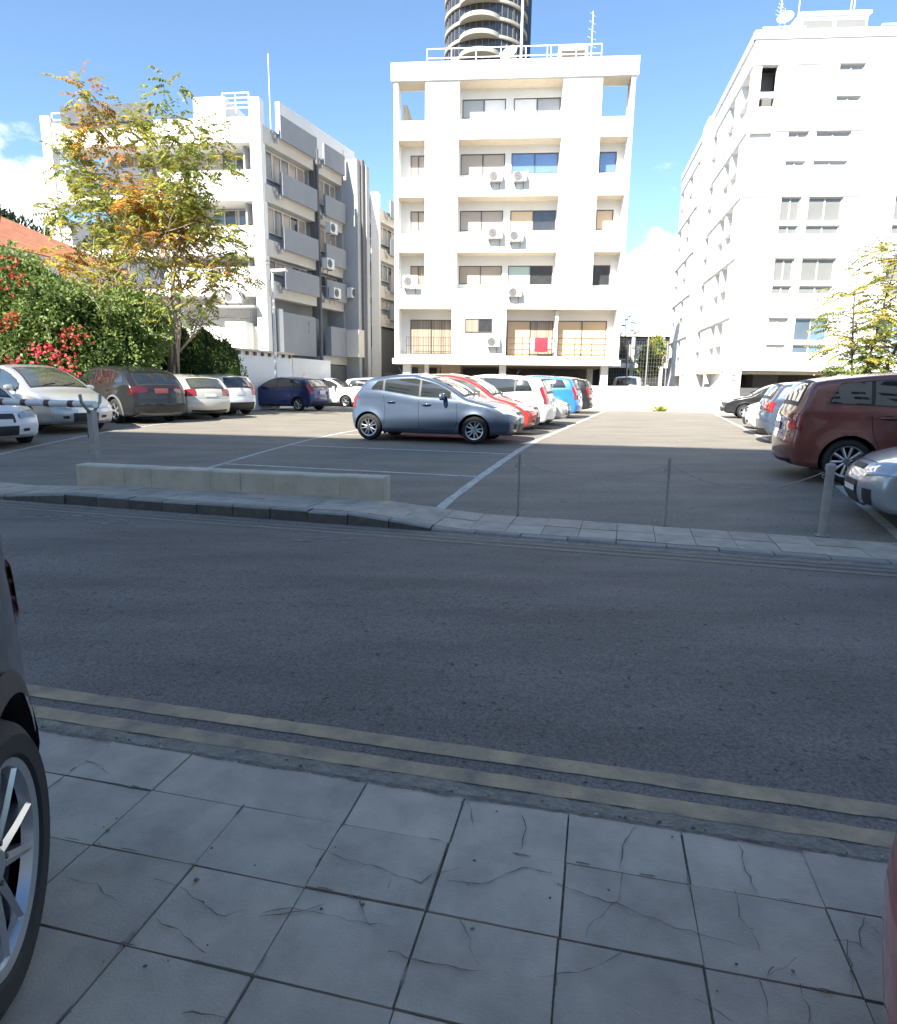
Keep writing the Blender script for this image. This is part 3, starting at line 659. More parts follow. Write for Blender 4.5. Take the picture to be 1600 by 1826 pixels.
railing(LB, [FT @ Vector((-.6, 0, 13.8)), FT @ Vector((-1.9, 0, 13.8))], M_rail, .85, .6, 4, .03, name='roof_railing')
p = MB(FT); p.box(-3.6, -2.0, .5, 3, 13.1, 14.75, M_white); p.build('roof_room', LB)
p = MB(FT)
p.box(-3.1, -.45, -.75, -.12, 5.02, 5.12, M_greyl); p.build('front_ledge', LB); p = MB(FT); p.box(-2.0, -.95, -.7, .19, 2.9, 4.35, M_whiteR); p.build('sign_box', LB); ac_unit(LB, -2.2, 5.25, -.1, .95, .6, T=FT)
railing(LB, [FT @ Vector((-10.6, 0, 12.9)), FT @ Vector((-9.6, 0, 12.9))], M_rail, 1.2, .5, 4, .03, name='roof_railing')
p = MB(); p.box(.6, 4.1, -.02, .5, 2.9, 5.0, M_greyp); p.box(.62, .95, -.12, -.021, 2.9, 5.1, M_white); p.box(4.7, 7.3, -.1, .6, 2.55, 3.0, M_cream); p.box(.05, 7.3, -.05, .5, .25, 2.5, M_greyd); p.box(4.9, 6.6, -.5, -.1, 3.0, 4.6, M_greyp); p.box(6.61, 7.28, -1.3, -.05, 3.0, 4.55, M_cream); p.box(3.4, 3.9, -.04, -.021, 4.1, 4.75, M_glass); p.build('lower_storey', LB)
LC, FT2 = stepped_block('office_block', (-4.75, 45, 0), 'narrow stepped office block glimpsed behind the grey and white one, right of its fin', 4, 7, 5, 13.6, [11.9, 9.5, 7.15, 5.3], 97, 21, False, True)
p = MB(); p.box(.1, 7, .2, .5, .3, 5.2, M_greyd); p.box(.1, 5, -.6, -.2, .3, 2.2, M_greyd); p.build('lower_storey', LC)
railing(LC, [FT2 @ Vector((-.6, 0, 12.6)), FT2 @ Vector((-3, 0, 12.6))], M_rail, .9, .8, 4, .03, name='roof_railing')

# --- round tower far behind
TW = empty('tower', (6.0, 140, 0), R(20), 'round dark glass high rise tower with white curved balconies, behind the apartment block', 'building')
b = MB(); g = MB(); Rr = 7.9
M_tslab = mat('tower_slab', (.42, .40, .35), .85, var=.1)
M_twg = mat('tower_glass', (.045, .05, .06), .12, spec=.9, var=.4, vscale=.35)
for k in range(30):
    z = 2.9*k
    b.lathe([(Rr-1.2, z-.12), (Rr, z-.12), (Rr+.06, z+.0), (Rr+.06, z+.42), (Rr-.1, z+.42), (Rr-.1, z+.1), (Rr-1.2, z+.1)], M_tslab, 56)
    # bulging white balcony on the front
    a0, a1, n = R(-150), R(-95), 12; P = []; F_ = []
    for i in range(n+1):
        t = a0+(a1-a0)*i/n; e = 1.7*math.sin(math.pi*i/n)**.8
        for r, zz in ((Rr-.3, z-.18), (Rr+.1+e, z-.18), (Rr+.1+e, z+.55), (Rr+e-.06, z+.55), (Rr+e-.06, z+.05), (Rr-.3, z+.05)): P.append((r*math.cos(t), r*math.sin(t), zz))
    for i in range(n):
        for j in range(5): F_.append((6*i+j, 6*i+j+1, 6*i+7+j, 6*i+6+j))
    b.add(P, F_, M_tslab)
b.build('balcony_slabs', TW, smooth=True, angle=35)
g.lathe([(Rr-.35, 0), (Rr-.35, 29.5*2.9)], M_twg, 64); g.lathe([(.1, 86), (Rr-.3, 86)], M_greyd, 48)
for i in range(40):
    t = 2*math.pi*i/40; g.box(-.05, .05, -.05, .05, 0, 86, M_greyd, Matrix.Rotation(t, 4, 'Z') @ Matrix.Translation((Rr-.32, 0, 0)))
g.build('glass_facade', TW, smooth=True, angle=35)
p = MB(); t = R(-62); p.tube([((Rr+.7)*math.cos(t), (Rr+.7)*math.sin(t), 0), ((Rr+.7)*math.cos(t), (Rr+.7)*math.sin(t), 88)], .22, M_whiteR, 8); p.build('service_pipe', TW)
p = MB(); p.box(Rr-1.5, Rr+.25, -3, 0, 0, 84, M_twg); p.build('stair_shaft', TW)
p = MB(); p.box(10.2, 11.8, -2, 0, 52, 61.5, M_whiteR)
# --- low building and house beyond
LW = empty('pavilion', (15.0, 60, 0), R(-6), 'low white roofed building with dark glazing, in the gap between the blocks', 'building')
b = MB(); b.box(-4, 10, 0, 12, 5.95, 6.35, M_white); b.box(-4, 10, .8, 11, 3.6, 5.95, M_greyd); b.box(-4, 10, .4, 12, 3.2, 3.6, M_white); b.box(-4, 10, 1.2, 11, .2, 3.2, M_dark); b.build('wall', LW)
for k in range(5): window(LW, -3.5+2.6*k, -1.3+2.6*k, 3.9, 5.8, .76, [M_glass, M_glassd], M_frameg, .08)
for k in range(6): p = MB(); p.box(-3.9+2.6*k, -3.6+2.6*k, .1, .35, .2, 5.94, M_greyl); p.build('pillar', LW)
HS = empty('house', (-20.4, 27, -.35), R(-14), 'house with an orange tiled hip roof, behind the flowering bush', 'building')
b = MB(); b.box(-8, 2.6, 0, 8, .2, 6.75, M_white); b.box(-8.3, 2.9, -.3, 8.3, 6.75, 6.9, M_white); b.build('wall', HS)
b = MB(); e = .45
A_ = [(-8-e, -e, 6.9), (2.6+e, -e, 6.9), (2.6+e, 8+e, 6.9), (-8-e, 8+e, 6.9), (-4.2, 4, 9.2), (-1.4, 4, 9.2)]
b.add(A_, [(0,1,5,4), (1,2,5), (2,3,4,5), (3,0,4), (3,2,1,0)], M_tile)
for q in range(46):                                                    # tile courses
    x = -8-e+.24*q+.1
    if x < -4.2: zt, yt = 6.9+(x+8.45)/(4.25)*2.3, -e+(x+8.45)/4.25*4.4
    elif x > -1.4: zt, yt = 6.9+(3.05-x)/4.45*2.3, -e+(3.05-x)/4.45*4.4
    else: zt, yt = 9.2, 4
    if yt > .2: b.tube([(x, -e, 6.95), (x, yt, zt+.05)], .075, M_tile, 6, cap=True)
b.tube([(2.6+e, -e, 6.97), (-1.4, 4, 9.27)], .1, M_tile, 6); b.tube([(-4.2, 4, 9.27), (-1.4, 4, 9.27)], .1, M_tile, 6)
b.build('roof', HS)
window(HS, -1.5, .2, 4.6, 6.2, -.02, [M_glassd, M_glass], M_rail, .06); window(HS, 1.0, 2.2, 4.6, 6.2, -.02, [M_glassd, M_glass], M_rail, .06)

# --- lot walls
def wall_thing(name, p0, p1, z0, z1, th, m, label, cap=None):
    d = Vector(p1)-Vector(p0); o = empty(name, (p0[0], p0[1], 0), math.atan2(d.y, d.x), label, 'wall')
    b = MB(); n = max(2, int(d.length/1.5)); rr = random.Random(4)
    b.box(0, d.length, 0, th, z0, z1, m); b.build('wall_face', o)
    if cap: cap(o, d.length, th, z1)
    return o
def tilecap(o, L_, th, z):
    b = MB(); b.box(-.1, L_+.05, -.12, th+.12, z+.003, z+.09, M_soffit); b.build('coping', o)
    b = MB(); k = 0; x = .3
    while x < L_-.2: b.box(x, x+.12, -.1, -.003, z-.16, z-.01, mat('brown_beam', (.2, .12, .07), .8, var=.3)); x += .62
    b.build('beam_end', o)
wall_thing('boundary_wall', (-9.75, 26.4), (-7.9, 33.0), -.1, 2.82, .2, M_whiteR, 'tall whitewashed wall with tiled coping and beam ends, behind the blue hatchback', tilecap)
wall_thing('boundary_wall', (-7.88, 33.05), (-6.7, 36.9), -.1, 2.7, .2, M_white, 'plain pale wall beside the dark garage opening, right of the tiled wall')
wall_thing('boundary_wall', LOT(-9.2, 36.35), LOT(9, 36.35), -.1, 1.52, .2, M_whiteR, 'low white rendered wall along the far end of the car park')
# --- block behind the viewer; its roofline throws the shade over the road
SB = empty('apartment_building', (0, 0, 0), R(180-11), 'plain rendered block across the pavement behind the camera, shading the road', 'building')
b = MB(); SH_Y, SH_Z = 7.0, 19.15
sbh = [(-28+3.5*i, -26+3.5*i, 1.2+3*k, 2.8+3*k) for i in range(16) for k in range(5)]
b.facade(-30, 30, -.1, SH_Z, sbh, SH_Y, .25, M_white); b.box(-30, 30, SH_Y+.3, SH_Y+12, -.1, SH_Z-.1, M_greyl); b.box(-30.1, 30.1, SH_Y-.1, SH_Y+.3, SH_Z, SH_Z+.2, M_greyl)
b.build('wall', SB)
for h in sbh: window(SB, h[0]+.01, h[1]-.01, h[2]+.01, h[3]-.01, SH_Y+.15, [M_glass, M_glassd], M_frameg, .06)

# ------------------------------------------------------------------ plants
class Leaves:
    """many small leaf faces in one mesh (leaves are surface pattern of one crown)"""
    def __init__(s, seed=1): s.v = []; s.f = []; s.m = []; s.mats = []; s.r = random.Random(seed)
    def mi(s, m):
        if m not in s.mats: s.mats.append(m)
        return s.mats.index(m)
    def leaf(s, p, d, L_, w, m, n=None):
        r = s.r; d = d.normalized(); n = n or Vector((r.gauss(0, 1), r.gauss(0, 1), r.gauss(0, 1)))
        a = d.cross(n)
        if a.length < 1e-4: return
        a.normalize(); a *= w/2; b = len(s.v); q = p+d*L_; mid = p+d*L_*.45
        s.v += [tuple(p), tuple(mid+a), tuple(q), tuple(mid-a)]; s.f.append((b, b+1, b+2, b+3)); s.m.append(s.mi(m))
    def frond(s, p, d, L_, n, ll, lw, m, droop=.5):
        """compound leaf: paired leaflets along a drooping stalk"""
        r = s.r; q = Vector(p); d = d.normalized(); side = d.cross(Vector((0, 0, 1)))
        side = side.normalized() if side.length > .01 else Vector((1, 0, 0))
        for i in range(n):
            t = (i+.5)/n; q = q+d*(L_/n); d = (d+Vector((0, 0, -droop/n))).normalized()
            for sg in (-1, 1):
                s.leaf(q, side*sg+d*.55+Vector((0, 0, -.35-.3*r.random())), ll*(1-.35*t)*r.uniform(.8, 1.15), lw, m, Vector((r.gauss(0, .35), r.gauss(0, .35), 1)))
    def build(s, name, parent=None):
        me = bpy.data.meshes.new(name); me.from_pydata(s.v, [], s.f)
        for m in s.mats: me.materials.append(m)
        me.polygons.foreach_set('material_index', s.m); me.update()
        o = bpy.data.objects.new(name, me); COL.objects.link(o)
        if parent is not None: o.parent = parent
        return o
def rv(r): return Vector((r.gauss(0, 1), r.gauss(0, 1), r.gauss(0, 1))).normalized()

# --- yellowing multi-stemmed tree
TR = empty('deciduous_tree', (-10.55, 24.2, .2), 0, 'tall yellowing multi stemmed tree with orange clumps, before the grey and white office block', 'tree')
tb = MB(); lv = Leaves(5); r = random.Random(12)
clumps = []; LIMB = []
def limb(p, d, L_, rad, lvl, bend=.12):
    n = 6 if lvl < 2 else 4; pts = [Vector(p)]; rs = [rad]; dd = Vector(d).normalized()
    for i in range(n):
        dd = (dd+rv(r)*bend+Vector((0, 0, .05 if lvl < 2 else -.02))).normalized(); pts.append(pts[-1]+dd*(L_/n)); rs.append(rad*(1-.62*(i+1)/n))
    tb.tube(pts, rs, M_bark, 9 if lvl < 2 else 5); LIMB.extend(zip(pts, rs))
    return pts, rs, dd
def grow(p, d, L_, rad, lvl):
    pts, rs, dd = limb(p, d, L_, rad, lvl, .10 if lvl < 2 else .22)
    if lvl >= 3 or L_ < .8: clumps.append((pts[-1], dd, L_)); clumps.append((pts[-2], dd, L_)); return
    k = (4, 5, 4)[lvl] if lvl < 3 else 2
    for j in range(k):
        i = r.randint(2 if lvl < 2 else 1, len(pts)-1); out = rv(r); out.z = abs(out.z)*.6+.15
        grow(pts[i], (dd*.55+out*.85).normalized(), L_*r.uniform(.42, .62), max(.012, rs[i]*.62), lvl+1)
    clumps.append((pts[-1], dd, L_))
for (bx, by, dx, dy, h, rad) in ((0, 0, -.17, .0, 5.2, .13), (.15, .1, .05, .05, 5.6, .12), (.32, -.05, .24, -.04, 4.6, .10), (.05, .2, -.30, .1, 4.4, .09), (.2, -.1, .12, -.1, 5.0, .085)):
    grow((bx, by, 0), (dx, dy, 1), h, rad, 0)
TREEBOX = []
def crown_ok(p):                                                       # keep the crown's uneven outline
    z = p.z; w = interp(z, [(1.8, .3), (2.6, 1.6), (4.2, 3.4), (5.5, 3.6), (7, 3.3), (9, 3.0), (10.3, 2.8), (11.8, 2.2)]); return abs(p.x-.0) < w and z < 11.7 and abs(p.y) < w
CL = [(200,150),(215,180),(190,210),(240,200),(280,195),(330,180),(342,150),(390,215),(412,228),(160,240),(150,270),(200,260),(250,250),(300,240),(350,260),(380,290),(400,260),(130,280),(180,300),(230,300),(280,310),(330,320),(425,290),(140,330),(190,350),(160,370),(220,340),(270,370),(300,360),(350,370),(400,370),(420,400),(440,430),(390,420),(340,400),(290,400),(250,420),(200,400),(150,400),(170,440),(220,450),(270,460),(350,450),(410,470),(430,480),(380,500),(340,500),(130,450),(150,490),(190,480),(200,520),(150,540),(180,255),(275,215),(230,230),(310,280),(210,320),(370,330)]
clumps = [c for c in clumps if c[0].z > 2.6 and r.random() < (.06 if c[0].z < 6.5 else .5)]
CL.sort(key=lambda c: -c[1])
for (px, py) in CL:
    tip = Vector(((px-288)*.0195, r.gauss(0, .5), 10.95-(py-140)*.0173))
    near = min(LIMB, key=lambda L: (L[0]-tip).length+(3 if L[0].z > tip.z-.25 else 0)+L[1]*0)
    a = near[0]; mid = a.lerp(tip, .5)+Vector((0, 0, .12))+rv(r)*.12; rr = min(near[1], .035)
    tb.tube([a, a.lerp(mid, .6), mid, tip], [rr, rr*.8, rr*.6, .006], M_bark, 5); LIMB += [(mid, rr*.6), (tip, .008)]
    for q in range(2): clumps.append((Vector((tip.x+r.gauss(0, .16), tip.y+r.gauss(0, .25), tip.z+r.gauss(0, .14))), rv(r), 1.2))
for (p, d, L_) in clumps:
    if not crown_ok(p): continue
    warm = .5+.5*math.sin(p.x*1.3+p.z*.9+1)+r.uniform(-.35, .35)-(p.z-6)*.03
    lowleft = p.x < -1 and p.z < 5.4
    for j in range(r.randint(8, 13)):
        o = rv(r); o.z *= .75; q = p+o*r.uniform(.03, .5)
        m = L_ye if (lowleft and r.random() < .55) else r.choice([L_or, L_or, L_ye]) if warm > .86 else r.choice([L_yg, L_yg, L_yg, L_ye, L_gr]) if warm > .3 else r.choice([L_yg, L_gr, L_yg])
        lv.frond(q, (o+Vector((0, 0, .25))), r.uniform(.35, .6), 6, .20, .078, m, .9)
tb.build('trunk', TR, smooth=True); lv.build('crown', TR)

# --- flowering bush (bougainvillea) on the left
BG = empty('flowering_bush', (-13.4, 21.8, .2), 0, 'big green climbing bush with red flowers, behind the silver people carrier', 'bush')
lv = Leaves(8); r = random.Random(21); core = MB(); fl = Leaves(9)
def blob(c, rx, ry, rz, m, k=.9):
    vs = []; fs = []; n, q = 14, 8
    for j in range(q+1):
        ph = math.pi*j/q
        for i in range(n):
            t = 2*math.pi*i/n; s_ = k*(1+.12*math.sin(3*t+j)+.08*math.sin(5*t-2*j)); vs.append((c[0]+rx*s_*math.sin(ph)*math.cos(t), c[1]+ry*s_*math.sin(ph)*math.sin(t), c[2]+rz*s_*math.cos(ph)))
    for j in range(q):
        for i in range(n): fs.append((j*n+i, j*n+(i+1) % n, (j+1)*n+(i+1) % n, (j+1)*n+i))
    core.add(vs, fs, m)
BL = [(-2.6, 0, 2.6, 2.4, 1.6, 2.7), (-.3, .2, 2.4, 2.3, 1.6, 2.3), (1.7, .3, 1.9, 1.9, 1.5, 1.9), (-1.3, .5, 3.9, 1.8, 1.4, 1.5), (2.6, .8, 3.0, 1.3, 1.2, 1.2), (-4.4, .2, 3.2, 2.2, 1.6, 2.6), (.9, -.3, 3.2, 1.3, 1.2, 1.2)]
for (x, y, z, a, b_, c) in BL:
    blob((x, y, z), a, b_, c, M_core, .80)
    for k in range(int(800*a)):
        o = rv(r); o.y = -abs(o.y) if r.random() < .75 else o.y
        p = Vector((x+o.x*a*r.uniform(.82, 1.08), y+o.y*b_*r.uniform(.82, 1.08), z+o.z*c*r.uniform(.82, 1.06)))
        if p.z < .3: continue
        for j in range(3): lv.leaf(p+rv(r)*.1, o+rv(r)*.8+Vector((0, 0, -.2)), r.uniform(.10, .17), .09, L_gr if r.random() < .3 else L_bg)
# arching shoots
sh = MB()
for k in range(46):
    x, y, z, a, b_, c = r.choice(BL); t = r.uniform(0, 6.28); p = Vector((x+a*.7*math.cos(t), y-abs(math.sin(t))*b_*.8, z+c*.7*r.uniform(.2, 1))); d = Vector((math.cos(t)*.8, -.45, r.uniform(.2, 1.0))).normalized(); pts = [p.copy()]
    for i in range(9):
        p = p+d*.19; d = (d+Vector((0, 0, -.16))+rv(r)*.07).normalized(); pts.append(p.copy())
        for j in range(7): lv.leaf(p+rv(r)*.06, d+rv(r)*1.2, r.uniform(.09, .15), .08, L_bg if r.random() < .6 else L_gr)
    sh.tube(pts, .008, M_bark, 4)
flspots = [(-3.9, 2.7, 1), (-3.7, 2.1, 1), (-3.5, 1.4, 1), (-2.4, 3.1, 1), (-1.9, 2.3, 1), (-2.6, 1.5, 1), (-1.3, 1.4, 1), (.2, 4.6, 0), (-1.4, 5.0, 1), (.3, 3.0, 0), (-.4, 3.0, 0), (.9, 2.2, 1), (1.5, 2.1, 1), (1.7, 1.6, 1), (.2, 1.7, 1), (.6, 4.1, 0), (-3.2, 1.2, 1), (-1.0, 2.7, 0), (-2.1, 1.3, 1), (2.1, 2.6, 0), (-3.0, 3.9, 0)]
for (x, z, k) in flspots:
    y0 = -1.72-.2*r.random()
    for j in range(r.randint(16, 40)):
        p = Vector((x+r.gauss(0, .2), y0+r.gauss(0, .16), z+r.gauss(0, .16)))
        for q in range(3): fl.leaf(p, rv(r), .10, .085, L_fl if k else L_flo)
core.build('inner_growth', BG, smooth=True); lv.build('foliage', BG); fl.build('blossom', BG); sh.build('shoot', BG)
# yellow-leaved shrub between bush and tree
YS = empty('shrub', (-11.9, 22.7, .2), 0, 'yellow leaved shrub rising between the flowering bush and the tall tree', 'bush')
lv = Leaves(18); r = random.Random(33); st = MB()
for k in range(13):
    d = Vector((r.gauss(0, .28), r.gauss(0, .28), 1)).normalized(); p = Vector((r.gauss(0, .2), r.gauss(0, .2), 0)); pts = [p.copy()]
    for i in range(9):
        p = p+d*.54; d = (d+rv(r)*.14).normalized(); pts.append(p.copy())
        if i > 2:
            for j in range(3): lv.frond(p, rv(r)+Vector((0, 0, .2)), .5, 6, .16, .06, r.choice([L_ye, L_ye, L_yg, L_or]) if p.x < 1 else L_yg, .8)
    st.tube(pts, [.03*(1-i/11) for i in range(10)], M_bark, 5)
st.build('stem', YS); lv.build('foliage', YS)
# --- clipped dark hedge
def hedge(name, loc, blobs, label, m1, m2, seed, dens=420, sz=.12, cat='hedge'):
    global core
    o = empty(name, loc, 0, label, cat); core = MB(); l = Leaves(seed); r = random.Random(seed)
    for (x, y, z, a, b_, c) in blobs:
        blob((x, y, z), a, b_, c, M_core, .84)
        for k in range(int(dens*a*c)):
            q = rv(r); q.y = -abs(q.y) if r.random() < .8 else q.y; rr = r.uniform(.86, 1.06)+.08*math.sin(q.x*7+q.z*9)
            p = Vector((x+q.x*a*rr, y+q.y*b_*rr, z+q.z*c*rr))
            if p.z < 0: continue
            for j in range(3): l.leaf(p+rv(r)*.07, q+rv(r)*.7+Vector((0, 0, .35)), r.uniform(.7, 1.2)*sz, sz*.5, m1 if r.random() < .7 else m2)
    core.build('inner_growth', o, smooth=True); l.build('foliage', o); return o
hedge('hedge', (-9.6, 25.6, .2), [(-2.2, 0, 1.6, 1.2, .9, 1.7), (-1.0, .1, 1.7, 1.1, .9, 1.8), (.0, .2, 1.6, 1.0, .9, 1.75), (.75, .3, 1.4, .75, .8, 1.55), (-3.2, 0, 1.8, 1.2, .9, 2.0)], 'dark clipped evergreen hedge below the yellowing tree, left of the whitewashed wall', L_dk, L_gr, 44, 520, .10)
PN = empty('pine_tree', (-30.5, 46, .2), 0, 'dark pine far behind the orange tiled roof at the left edge', 'tree')
core = MB(); l = Leaves(55); r = random.Random(55); tb = MB()
for (x, z, a, c) in ((-3, 10.6, 2.2, 2.6), (-.6, 10.3, 2.0, 2.6), (1.4, 9.6, 1.6, 2.2), (2.9, 9.0, 1.2, 2.0), (4.3, 8.8, .7, 2.0), (-1, 8.6, 3, 1.6), (2, 8.0, 2.4, 1.4)):
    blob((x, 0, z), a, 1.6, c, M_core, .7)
    for k in range(int(240*a)):
        q = rv(r); p = Vector((x+q.x*a*r.uniform(.7, 1.1), q.y*1.7, z+q.z*c*r.uniform(.7, 1.1)))
        for j in range(3): l.leaf(p, q+rv(r)*.8+Vector((0, 0, .4)), .5, .16, L_pine)
for x in (-1, 2.5): tb.tube([(x, 0, 0), (x+.2, 0, 5), (x, 0, 9.5)], [.35, .28, .1], M_barkd, 8)
tb.build('trunk', PN); core.build('inner_growth', PN, smooth=True); l.build('crown', PN)
# --- tree of heaven in front of the right block
def heaven(name, loc, label, stems, seed, frl=.75):
    o = empty(name, loc, 0, label, 'tree'); st = MB(); l = Leaves(seed); r = random.Random(seed)
    for (dx, dy, h, zlo, n) in stems:
        pts = [Vector((0, 0, 0))]; d = Vector((dx, dy, 1)).normalized()
        for i in range(8): d = (d+rv(r)*.06).normalized(); pts.append(pts[-1]+d*h/8)
        st.tube(pts, [.055*(1-.75*i/8) for i in range(9)], M_barkd, 6)
        for k in range(n):
            t = r.uniform(zlo, 1); i = min(7, int(t*8)); p = pts[i].lerp(pts[i+1], t*8-i); a = r.uniform(0, 6.28); dd = Vector((math.cos(a), math.sin(a), r.uniform(.1, .7)))
            br = p+dd.normalized()*r.uniform(.15, .75); st.tube([p, br], [.012, .006], M_barkd, 4)
            for q in range(2): l.frond(br, dd+rv(r)*.5, frl*r.uniform(.7, 1.1), 9, .18, .062, r.choice([L_yg, L_yg, L_gr, L_ye] if t > .45 else [L_gr, L_gr, L_yg]), .9)
    st.build('trunk', o, smooth=True); l.build('crown', o); return o
heaven('young_tree', (12.6, 20.3, .2), 'young tree with long feathery leaves, in front of the white block at right', [(-.05, 0, 4.2, .25, 70), (.14, .1, 5.6, .25, 95), (.26, -.1, 7.4, .25, 165)], 61)
# --- trees in the gap, weed by the wall
heaven('young_tree', (10.6, 39.5, .2), 'thin leafless looking sapling beside the apartment block, in the gap over the white wall', [(.0, 0, 5.2, .35, 16)], 71, .5)
hedge('garden_tree', (15.2, 52, .2), [(.3, 0, 3.3, .9, .8, 1.3), (.9, .2, 4.0, .8, .8, 1.2)], 'loose green tree in front of the low pavilion, in the gap between the blocks', L_yg, L_yg, 72, 220, .22, 'tree')
wd = empty('weed', LOT(.05, 36.15, .22), 0, 'small green weed growing at the foot of the white wall', 'plant'); l = Leaves(81); r = random.Random(81)
for k in range(150):
    a = r.uniform(0, 6.28); d = Vector((math.cos(a), math.sin(a)*.6, r.uniform(.3, 1.4))); l.leaf(Vector((r.gauss(0, .22), r.gauss(0, .06), r.uniform(0, .22))), d, r.uniform(.12, .3), .05, r.choice([L_gr, L_yg, L_yg]))
l.build('foliage', wd)

# ------------------------------------------------------------------ cars
def paint(name, c, metal=.25, rough=.35): return mat(name, c, rough, metal=metal, var=.06, vscale=2, coat=1., spec=.5)
M_tyre = mat('tyre_rubber', (.022, .022, .022), .8, var=.3, vscale=20)
M_rim = mat('alloy_rim', (.55, .56, .57), .28, metal=.85, var=.1)
M_hub = mat('dark_wheel_well', (.012, .012, .012), .9)
M_blk = mat('black_plastic', (.028, .028, .03), .55, var=.2, vscale=15)
M_cg = mat('car_glass', (.018, .022, .022), .03, spec=.9, coat=1., var=.3)
M_cgl = mat('pale_car_glass', (.075, .085, .075), .03, spec=1., coat=1., var=.4, vscale=1.6)
M_head = mat('headlamp_lens', (.55, .57, .58), .06, metal=.35, var=.35, vscale=12, coat=1)
M_tailb = mat('tail_lamp_bright', (.75, .10, .05), .08, var=.3, vscale=9, coat=1)
M_tailk = mat('tail_lamp_smoked', (.10, .012, .012), .08, var=.3, vscale=9, coat=1)
M_tail = mat('tail_lamp_red', (.30, .016, .016), .08, var=.3, vscale=9, coat=1)
M_chrome = mat('chrome', (.75, .76, .77), .12, metal=1.)
M_plate = mat('number_plate', (.75, .75, .72), .5, var=.1)
M_plater = mat('red_number_plate', (.26, .07, .06), .5, var=.25, vscale=20)
M_grey_plastic = mat('grey_plastic', (.12, .12, .125), .6, var=.1)

